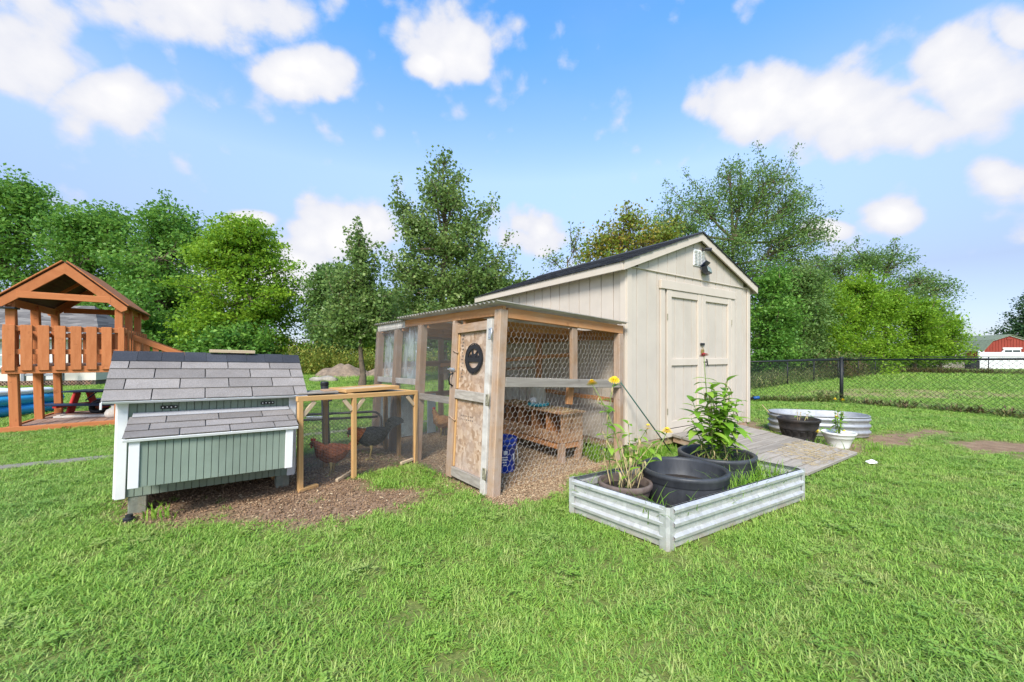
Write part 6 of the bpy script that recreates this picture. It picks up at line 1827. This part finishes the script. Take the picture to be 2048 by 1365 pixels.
# ------------------------------------------------------------------ trees
def make_tree(name, label, base, blobs, nclump, leaves, leaf, rc, m, trunk_r=.18, trunk_top=.55, droop=.0, flat=.6, lean=(0, 0), cat='tree', group=None, shell=.45, bare_trunk=True, seed=1, limbs=True, elong=1.6, sprigs=14, sprig_len=3):
    """blobs: (dx,dy,dz,rx,ry,rz) volumes of the crown, leaves set in clumps through them"""
    rg = np.random.default_rng(seed)
    if leaf > .16: leaf *= .78; leaves = int(leaves * 1.5)
    t = thing(name, label, cat, (base[0], base[1], 0), group=group)
    Bq = np.array(blobs, float); vol = Bq[:, 3] * Bq[:, 4] * Bq[:, 5]; which = rg.choice(len(Bq), nclump, p=vol ** .75 / (vol ** .75).sum())
    d = rg.normal(size=(nclump, 3)); d /= np.linalg.norm(d, axis=1, keepdims=True); r = rg.random(nclump) ** shell
    C = Bq[which, :3] + d * r[:, None] * Bq[which, 3:]
    C[:, 2] = np.maximum(C[:, 2], .15)
    shoots = []
    if sprigs:                                                          # leafy shoots breaking the outline
        ctr = C.mean(0); out = C - ctr; rad = np.linalg.norm(out / (C.std(0) + 1e-3), axis=1)
        outer = np.argsort(-rad)[:max(int(nclump * .4), sprigs)]
        for i in rg.choice(outer, sprigs, replace=False):
            dv = out[i] / (np.linalg.norm(out[i]) + 1e-6) * .8 + np.array([0, 0, .75 - droop * 1.2]) + rg.normal(0, .3, 3); dv /= np.linalg.norm(dv)
            if C[i, 2] + dv[2] < .8: continue
            k = rg.integers(2, sprig_len + 1)
            pts = C[i] + dv * (np.arange(1, k + 1)[:, None] * rc * .8)
            shoots.append((Bq[which[i], :3], C[i].copy(), pts)); C = np.vstack([C, pts])
    nsh = len(C) - nclump; which = np.concatenate([which, np.full(nsh, -1)])
    cs = np.concatenate([rg.uniform(.6, 1.35, nclump), rg.uniform(.32, .6, nsh)])
    nclump = len(C)
    # branches
    A_ = []; B_ = []; r0 = []; r1 = []
    H = (Bq[:, 2] + Bq[:, 5]).max(); tt = H * trunk_top
    tp_ = [np.array([lean[0] * f, lean[1] * f, tt * f]) + (rg.normal(0, .05 * trunk_r * 5, 3) * [1, 1, 0] if 0 < f < 1 else 0) for f in np.linspace(0, 1, 6)]
    for k in range(5):
        A_.append(tp_[k]); B_.append(tp_[k + 1]); fl = 1.35 if k == 0 else 1
        r0.append(trunk_r * (1 - k * .13) * fl); r1.append(trunk_r * (1 - (k + 1) * .13))
    if limbs:
        for b in range(len(Bq)):
            f = min(max((Bq[b, 2] - Bq[b, 5] * .7) / max(tt, .1), .25), 1.0); s = np.array([lean[0] * f, lean[1] * f, tt * f]); e = Bq[b, :3].copy()
            m1 = s * .5 + e * .5 + np.array([0, 0, -.08 * np.linalg.norm(e - s)])
            A_ += [s, m1]; B_ += [m1, e]; q = trunk_r * .42; r0 += [q, q * .7]; r1 += [q * .7, q * .35]
            idx = np.where(which == b)[0]; idx = idx[:: max(1, len(idx) // 22)]
            for i in idx:
                st_ = m1 + (e - m1) * rg.random(); mm = (st_ + C[i]) / 2 + rg.normal(0, .08, 3) * np.linalg.norm(C[i] - st_)
                A_ += [st_, mm]; B_ += [mm, C[i]]; q2 = trunk_r * .16; r0 += [q2, q2 * .6]; r1 += [q2 * .6, q2 * .2]
    for o_, c_, pts in shoots:
        A_ += [o_, c_]; B_ += [c_, pts[-1]]; r0 += [.02 + rc * .03, .015 + rc * .02]; r1 += [.015 + rc * .02, .006]
    V, F = tubes_np(A_, B_, r0, r1, 6)
    add('trunk', np_mesh('trunk', V, F), MAT['bark'], t, smooth=True)
    # leaves
    cnt = np.where(np.arange(nclump) < nclump - nsh, leaves, leaves // 3); ci = np.repeat(np.arange(nclump), cnt); n = len(ci)
    off = np.clip(rg.normal(size=(n, 3)), -1.7, 1.7) * np.array([1, 1, flat]) * (rc * cs)[ci][:, None]
    if droop: off[:, 2] -= droop * (off[:, 0] ** 2 + off[:, 1] ** 2) / rc
    P_ = C[ci] + off; P_[:, 2] = np.maximum(P_[:, 2], .05)
    nrm = rg.normal(size=(n, 3)) + np.array([0, 0, .9]); nrm /= np.linalg.norm(nrm, axis=1, keepdims=True)
    u = rg.normal(size=(n, 3)); u[:, 2] -= droop * 1.5; u -= nrm * (u * nrm).sum(1, keepdims=True); u /= np.linalg.norm(u, axis=1, keepdims=True); w = np.cross(nrm, u)
    L_ = (leaf * rg.uniform(.45, 1.45, n))[:, None]; W_ = L_ / elong
    fold = nrm * L_ * .08
    Q = np.stack([P_ - u * L_ * .5, P_ + w * W_ * .5 + fold, P_ + u * L_ * .5, P_ - w * W_ * .5 + fold], 1).reshape(-1, 3)
    F = np.arange(n * 4).reshape(-1, 4)
    tint = np.clip(rg.normal(.42, .17, nclump)[ci] + rg.normal(0, .15, n), 0, 1)
    add('crown', np_mesh('crown', Q, F, tint), m, t)
    return t
def blobset(seed, n, cx, cy, z0, z1, rw, rb, taper=0.0, jit=.8):
    """n blobs stacked over a crown between z0 and z1 whose half-width is rw (narrowing upward with taper)"""
    g = random.Random(seed); out = []
    for i in range(n):
        f = (i + .5) / n; z = z0 + (z1 - z0) * f; w = rw * (1 - taper * f) * math.sin(math.pi * min(max(f * .75 + .25, .05), .97)) ** .6
        a = g.uniform(0, 6.283); q = g.uniform(.2, jit) * max(w - rb * .6, .1); s = rb * g.uniform(.75, 1.25) * (1 - .35 * taper * f)
        out.append((cx + math.cos(a) * q, cy + math.sin(a) * q * .8, min(z, z1 - s * .7), s, s, s * .75))
    return out
far = 'treeline behind the yard'
# left row
make_tree('tall_tree', 'tallest dark green tree at the far left behind the house', (-42.5, 34.0), blobset(11, 20, 0, 0, 2.5, 16.5, 6.5, 2.6, .35), 430, 60, .34, .62, MAT['leaf_dark'], .35, .6, seed=11, group=far)
make_tree('broad_tree', 'broad dark green tree above the play tower roof', (-33.5, 31.5), blobset(12, 22, 0, 0, 1.6, 13.2, 6.6, 2.4, .15), 430, 60, .32, .58, MAT['leaf_dark'], .3, .6, seed=12, group=far)
make_tree('broad_tree', 'mid green tree between the play tower and the lime tree', (-26.5, 30.5), blobset(13, 20, 0, 0, 1.4, 12.6, 5.6, 2.2, .12), 380, 60, .3, .55, MAT['leaf_dark'], .28, .6, seed=13, group=far)
make_tree('lime_tree', 'bright lime green rounded tree behind the green coop', (-18.0, 26.0), blobset(14, 28, 0, 0, 1.2, 10.2, 5.6, 1.75, .22), 620, 64, .24, .46, MAT['leaf_lime'], .28, .55, seed=14, group=far, flat=.45)
make_tree('thin_tree', 'thin darker tree right of the lime green tree', (-12.6, 27.5), blobset(15, 14, 0, 0, 1.0, 7.4, 2.4, 1.2, .4), 260, 60, .24, .42, MAT['leaf_elm'], .16, .6, seed=15, group=far)
make_tree('background_tree', 'low dull green tree filling the gap beyond the earth mounds', (-10.8, 33.0), blobset(16, 14, 0, 0, .6, 6.6, 4.6, 1.7, .2), 330, 60, .26, .5, MAT['leaf_elm'], .2, .6, seed=16, group=far)
make_tree('background_tree', 'low dark tree beyond the pear tree trunk', (-3.8, 34.0), blobset(17, 14, 0, 0, .6, 6.8, 5.2, 1.8, .2), 330, 60, .3, .52, MAT['leaf_dark'], .2, .6, seed=17, group=far)
for k, (x, y, w, h, lb) in enumerate(((-38, 27.5, 4.5, 4.2, 'dark shrub thicket at the left edge behind the house roof'), (-30.5, 26.5, 4.2, 4.8, 'dark shrub thicket below the broad tree'), (-24.5, 26.0, 3.8, 4.2, 'dark shrub thicket right of the play tower'), (-16.6, 24.0, 2.8, 2.8, 'dark shrub thicket under the lime green tree'))):
    make_tree('shrub', lb, (x, y), blobset(30 + k, 9, 0, 0, .5, h, w, 1.5, .1), 130, 55, .28, .5, MAT['leaf_dark'], .1, .5, seed=30 + k, cat='shrub', group='shrub thicket')
make_tree('shrub', 'mid green shrub filling the gap right of the lime green tree', (-13.6, 29.5), blobset(61, 12, 0, 0, .4, 5.2, 2.6, 1.2, .2), 230, 52, .24, .42, MAT['leaf_elm'], .1, .5, seed=61, cat='shrub', group='shrub thicket')
make_tree('shrub', 'yellow green shrub behind the earth mounds', (-9.4, 29.0), blobset(62, 10, 0, 0, .3, 3.6, 2.6, 1.1, .2), 180, 50, .22, .42, MAT['leaf_lime'], .1, .5, seed=62, cat='shrub', group='shrub thicket')
# the two pears in the middle
make_tree('pear_tree', 'small pear tree with visible trunk left of the run', (-5.95, 15.7), [(-.35, 0, 2.4, .95, .9, .7), (.35, .1, 2.35, .9, .9, .65), (.0, .2, 3.2, .9, .9, .8), (-.75, 0, 2.9, .55, .6, .6), (.5, 0, 3.3, .55, .6, .7), (-.2, 0, 4.1, .65, .7, .75), (.05, 0, 4.9, .45, .5, .65), (-.15, 0, 5.5, .3, .3, .5), (-.95, .1, 3.7, .25, .3, .5)],
          340, 48, .12, .25, MAT['leaf_oak'], .13, .42, seed=21, elong=1.35, shell=.42, sprigs=60, sprig_len=5)
make_tree('pear_tree', 'large leafy conical pear tree rising behind the wire run', (-3.3, 19.2), [(0, 0, 2.6, 2.9, 2.4, 1.1), (-1.6, 0, 3.2, 1.5, 1.4, 1.0), (2.2, 0, 3.0, 1.7, 1.4, 1.0), (.4, .3, 4.4, 2.7, 2.2, 1.3), (-1.5, 0, 5.2, 1.3, 1.3, 1.0), (1.9, .2, 5.2, 1.5, 1.3, 1.0), (3.2, 0, 4.2, 1.0, 1.0, .8), (.2, 0, 6.4, 2.0, 1.7, 1.2), (-1.3, 0, 7.4, .95, .9, .8), (1.2, 0, 7.4, 1.1, 1.0, .9), (-2.0, 0, 8.35, .45, .45, .35), (1.9, .1, 8.2, .45, .45, .55), (.1, 0, 8.6, 1.05, 1.0, 1.0), (-.5, 0, 9.6, .5, .5, .7), (.5, .1, 9.9, .55, .5, .7), (-.05, 0, 10.6, .25, .25, .6)],
          960, 50, .14, .33, MAT['leaf_oak'], .2, .6, seed=22, elong=1.35, shell=.45, sprigs=110, sprig_len=5)
# behind the shed
make_tree('sapling', 'thin sparse sapling against the cloud left of the shed roof', (3.3, 23.5), [(-.9, 0, 7.0, .8, .6, 1.3), (.4, 0, 7.6, .7, .6, 1.3), (1.2, .2, 6.4, .9, .7, 1.3), (-.2, 0, 5.5, 1.4, 1.0, 1.2), (-1.4, 0, 5.0, .8, .7, .9), (-2.4, 0, 4.4, .9, .8, .8)], 150, 14, .15, .3, MAT['leaf_oak'], .1, .8, seed=23, group=far, shell=.7, sprigs=30)
make_tree('turning_tree', 'tree with orange turning leaves behind the shed roof', (6.6, 22.5), [(-2.0, 0, 5.0, 1.6, 1.4, 1.3), (-1.0, 0, 6.6, 1.6, 1.4, 1.2), (.6, 0, 6.0, 1.8, 1.5, 1.3), (2.2, 0, 6.2, 1.5, 1.4, 1.3), (.9, 0, 7.6, 1.5, 1.3, 1.1), (-.5, 0, 8.0, 1.1, 1.0, 1.0), (1.9, 0, 8.0, 1.1, 1.0, .9), (.1, 0, 9.0, .8, .8, .7), (-1.7, 0, 7.7, .7, .7, .7), (0, 0, 4.2, 2.4, 2.0, 1.3), (3.4, 0, 5.4, 1.2, 1.2, 1.2)], 460, 46, .16, .38, MAT['leaf_orange'], .17, .6, seed=24, group=far, elong=1.35)
make_tree('elm_tree', 'tall airy drooping elm towering behind the shed', (14.0, 25.0), [(-5.0, 0, 8.6, 1.5, 1.4, 1.3), (4.6, 0, 9.2, 1.2, 1.2, 1.3), (4.4, 0, 6.6, 1.3, 1.3, 1.2), (-3.6, 0, 9.6, 1.9, 1.6, 1.6), (-1.8, .2, 10.8, 1.9, 1.7, 1.5), (.5, 0, 11.6, 2.0, 1.8, 1.6), (2.2, 0, 12.3, 1.7, 1.5, 1.5), (3.4, 0, 10.6, 1.7, 1.5, 1.6), (1.2, 0, 9.4, 2.4, 2.0, 1.6), (3.3, 0, 8.0, 1.8, 1.6, 1.5), (-1.2, 0, 8.0, 2.2, 2.0, 1.6), (1.0, 0, 6.4, 2.6, 2.0, 1.6), (3.0, .2, 5.2, 2.0, 1.7, 1.5), (-2.6, 0, 6.2, 1.8, 1.7, 1.5), (-.2, 0, 12.9, .5, .5, .8), (.4, .4, 4.0, 2.8, 2.2, 1.7)],
          880, 48, .18, .42, MAT['leaf_elm'], .24, .62, .6, .7, seed=25, elong=1.9, shell=.6, sprigs=70, sprig_len=5)
make_tree('elm_tree', 'wispy elm with bare limb at the right end of the treeline', (26.4, 28.5), [(-3.6, 0, 7.6, 1.8, 1.5, 1.2), (-1.0, 0, 8.2, 1.7, 1.4, 1.1), (.8, 0, 7.9, 1.3, 1.2, 1.1), (3.2, 0, 6.6, 1.7, 1.2, 1.0), (4.4, 0, 6.0, .9, .9, .7), (-2.2, 0, 6.0, 2.0, 1.6, 1.3), (1.2, 0, 5.6, 2.0, 1.6, 1.2), (3.4, 0, 4.6, 1.6, 1.3, 1.0)],
          360, 44, .19, .42, MAT['leaf_elm'], .24, .62, .3, .6, seed=26, elong=1.9, group=far, shell=.6)
for k, (x, y, w, h, mt, lb) in enumerate(((13.3, 20.2, 2.0, 5.6, 'leaf_dark', 'green shrub close behind the right corner of the shed'), (16.2, 22.0, 2.2, 6.2, 'leaf_elm', 'grey green shrub below the tall elm'), (18.6, 23.5, 2.3, 5.4, 'leaf_lime', 'bright green shrub left of the dead brush'),
                                          (21.4, 24.2, 2.4, 6.2, 'leaf_lime', 'lime green shrub in the middle of the right treeline'), (24.2, 25.6, 2.4, 5.4, 'leaf_lime', 'rounded lime shrub below the wispy elm'), (27.6, 27.0, 2.7, 5.0, 'leaf_lime', 'yellow green shrub at the right end of the treeline'), (19.6, 27.5, 2.8, 7.2, 'leaf_elm', 'taller dull green tree behind the lime shrubs'),
                                          (30.4, 28.0, 2.2, 4.2, 'leaf_lime', 'low feathery lime shrub reaching out towards the barn'))):
    make_tree('shrub', lb, (x, y), blobset(40 + k, 15, 0, 0, .4, h, w, 1.0, .35), 250, 46, .19, .36, MAT[mt], .09, .6, seed=40 + k, cat='shrub', flat=.35, group='shrubs of the right treeline', elong=1.9)
make_tree('dark_tree', 'dark bluish tree at the right edge behind the red barn', (76.0, 56.0), blobset(51, 20, 0, 0, 2.0, 10.2, 5.6, 2.0, .4), 300, 46, .42, .7, MAT['leaf_blue'], .3, .6, seed=51)
MAT['leaf_fence'] = leafmat('fence_weed', [(.09, .16, .03), (.17, .25, .06), (.36, .32, .14)], .3)
# weeds behind the mounds and along the fences (stuff)
def weeds(name, label, spots, m, L0, L1, w=.02):
    V = []; F = []; T = []; g = random.Random(5)
    for x, y, rx, ry, n, h in spots:
        for _ in range(n):
            px, py = x + g.gauss(0, rx * .5), y + g.gauss(0, ry * .5); hh = h * g.uniform(.45, 1.1); a = g.uniform(0, 6.28); an = g.uniform(.0, .4); d = Vector((math.cos(a), math.sin(a), 0)); s = Vector((-d.y, d.x, 0)); tt = g.random()
            p = Vector((px, py, 0)); top = p + (d * math.sin(an) + Vector((0, 0, math.cos(an)))) * hh
            for k in range(7):
                q = p.lerp(top, .15 + .85 * k / 6); b = g.uniform(0, 6.28); e = Vector((math.cos(b), math.sin(b), g.uniform(.2, 1.2))).normalized() * g.uniform(L0, L1); sd = e.cross(Vector((0, 0, 1))).normalized() * w * g.uniform(.6, 1.4)
                i0 = len(V); V += [tuple(q - sd * .3), tuple(q + e * .5 + sd), tuple(q + e), tuple(q + e * .5 - sd)]; F.append((i0, i0 + 1, i0 + 2, i0 + 3)); T.append(min(max(tt + g.gauss(0, .2), 0), 1))
    return tag(add(name, np_mesh(name, np.array(V), np.array(F), T), m), label, 'weeds', kind='stuff')
weeds('tall_weeds', 'tall yellow green weeds growing behind the earth mounds', [(-10.5, 25.5, 5, 1.6, 700, 1.5), (-6.5, 26.0, 5, 1.6, 650, 1.5), (-12.4, 24.5, 2.5, 1.2, 300, 1.9), (-2.5, 27, 4, 1.5, 300, 1.5)], MAT['leaf_weed'], .14, .34, .035)
fw = []
for k in range(60):
    f = k / 59; a = Vector((5.4, 10.85)).lerp(Vector((8.55, 10.25)), f); b = Vector((8.55, 10.25)).lerp(Vector((11.4, 5.5)), f)
    fw.append((a.x, a.y, .16, .12, 7, .12 + .14 * (f > .8))); fw.append((b.x, b.y, .16, .16, 4, .14))
for k in range(90):
    f = k / 89; a = Vector((6.0, 11.8)).lerp(Vector((11.3, 16.2)), f); b = Vector((11.3, 16.2)).lerp(Vector((26, 26.6)), f); fw.append((a.x, a.y + .5, .6, .5, 16, .5)); fw.append((b.x - .3, b.y + .6, .9, .6, 18, .6))
weeds('fence_weeds', 'scruffy weeds growing along the foot of the chain link fences', fw, MAT['leaf_fence'], .05, .16, .012)
fw = []
for k in range(70):
    f = k / 69; a = Vector((26, 26.6)).lerp(Vector((29.8, 24.7)), f); b = Vector((29.8, 24.7)).lerp(Vector((40, 19.5)), f); fw.append((a.x, a.y, .3, .3, 12, .38)); fw.append((b.x, b.y, .4, .3, 14, .36))
for k in range(46):
    f = k / 45; b = Vector((8.8, 9.8)).lerp(Vector((11.4, 5.5)), f); fw.append((b.x - .05, b.y, .2, .2, random.choice((1, 3, 6)), random.uniform(.08, .18)))
MAT['leaf_brown'] = leafmat('dead_weed', [(.07, .05, .025), (.14, .10, .05), (.22, .20, .07)], .2)
weeds('dead_weeds', 'brown dead weeds sprayed along the fence line', fw, MAT['leaf_brown'], .05, .16, .014)
weeds('dead_brush', 'brown dead brush at the foot of the right treeline', [(17.2, 20.6, 1.4, .6, 160, 1.3), (33.5, 33.0, 2.6, .8, 200, .9)], MAT['leaf_brown'], .12, .34, .02)
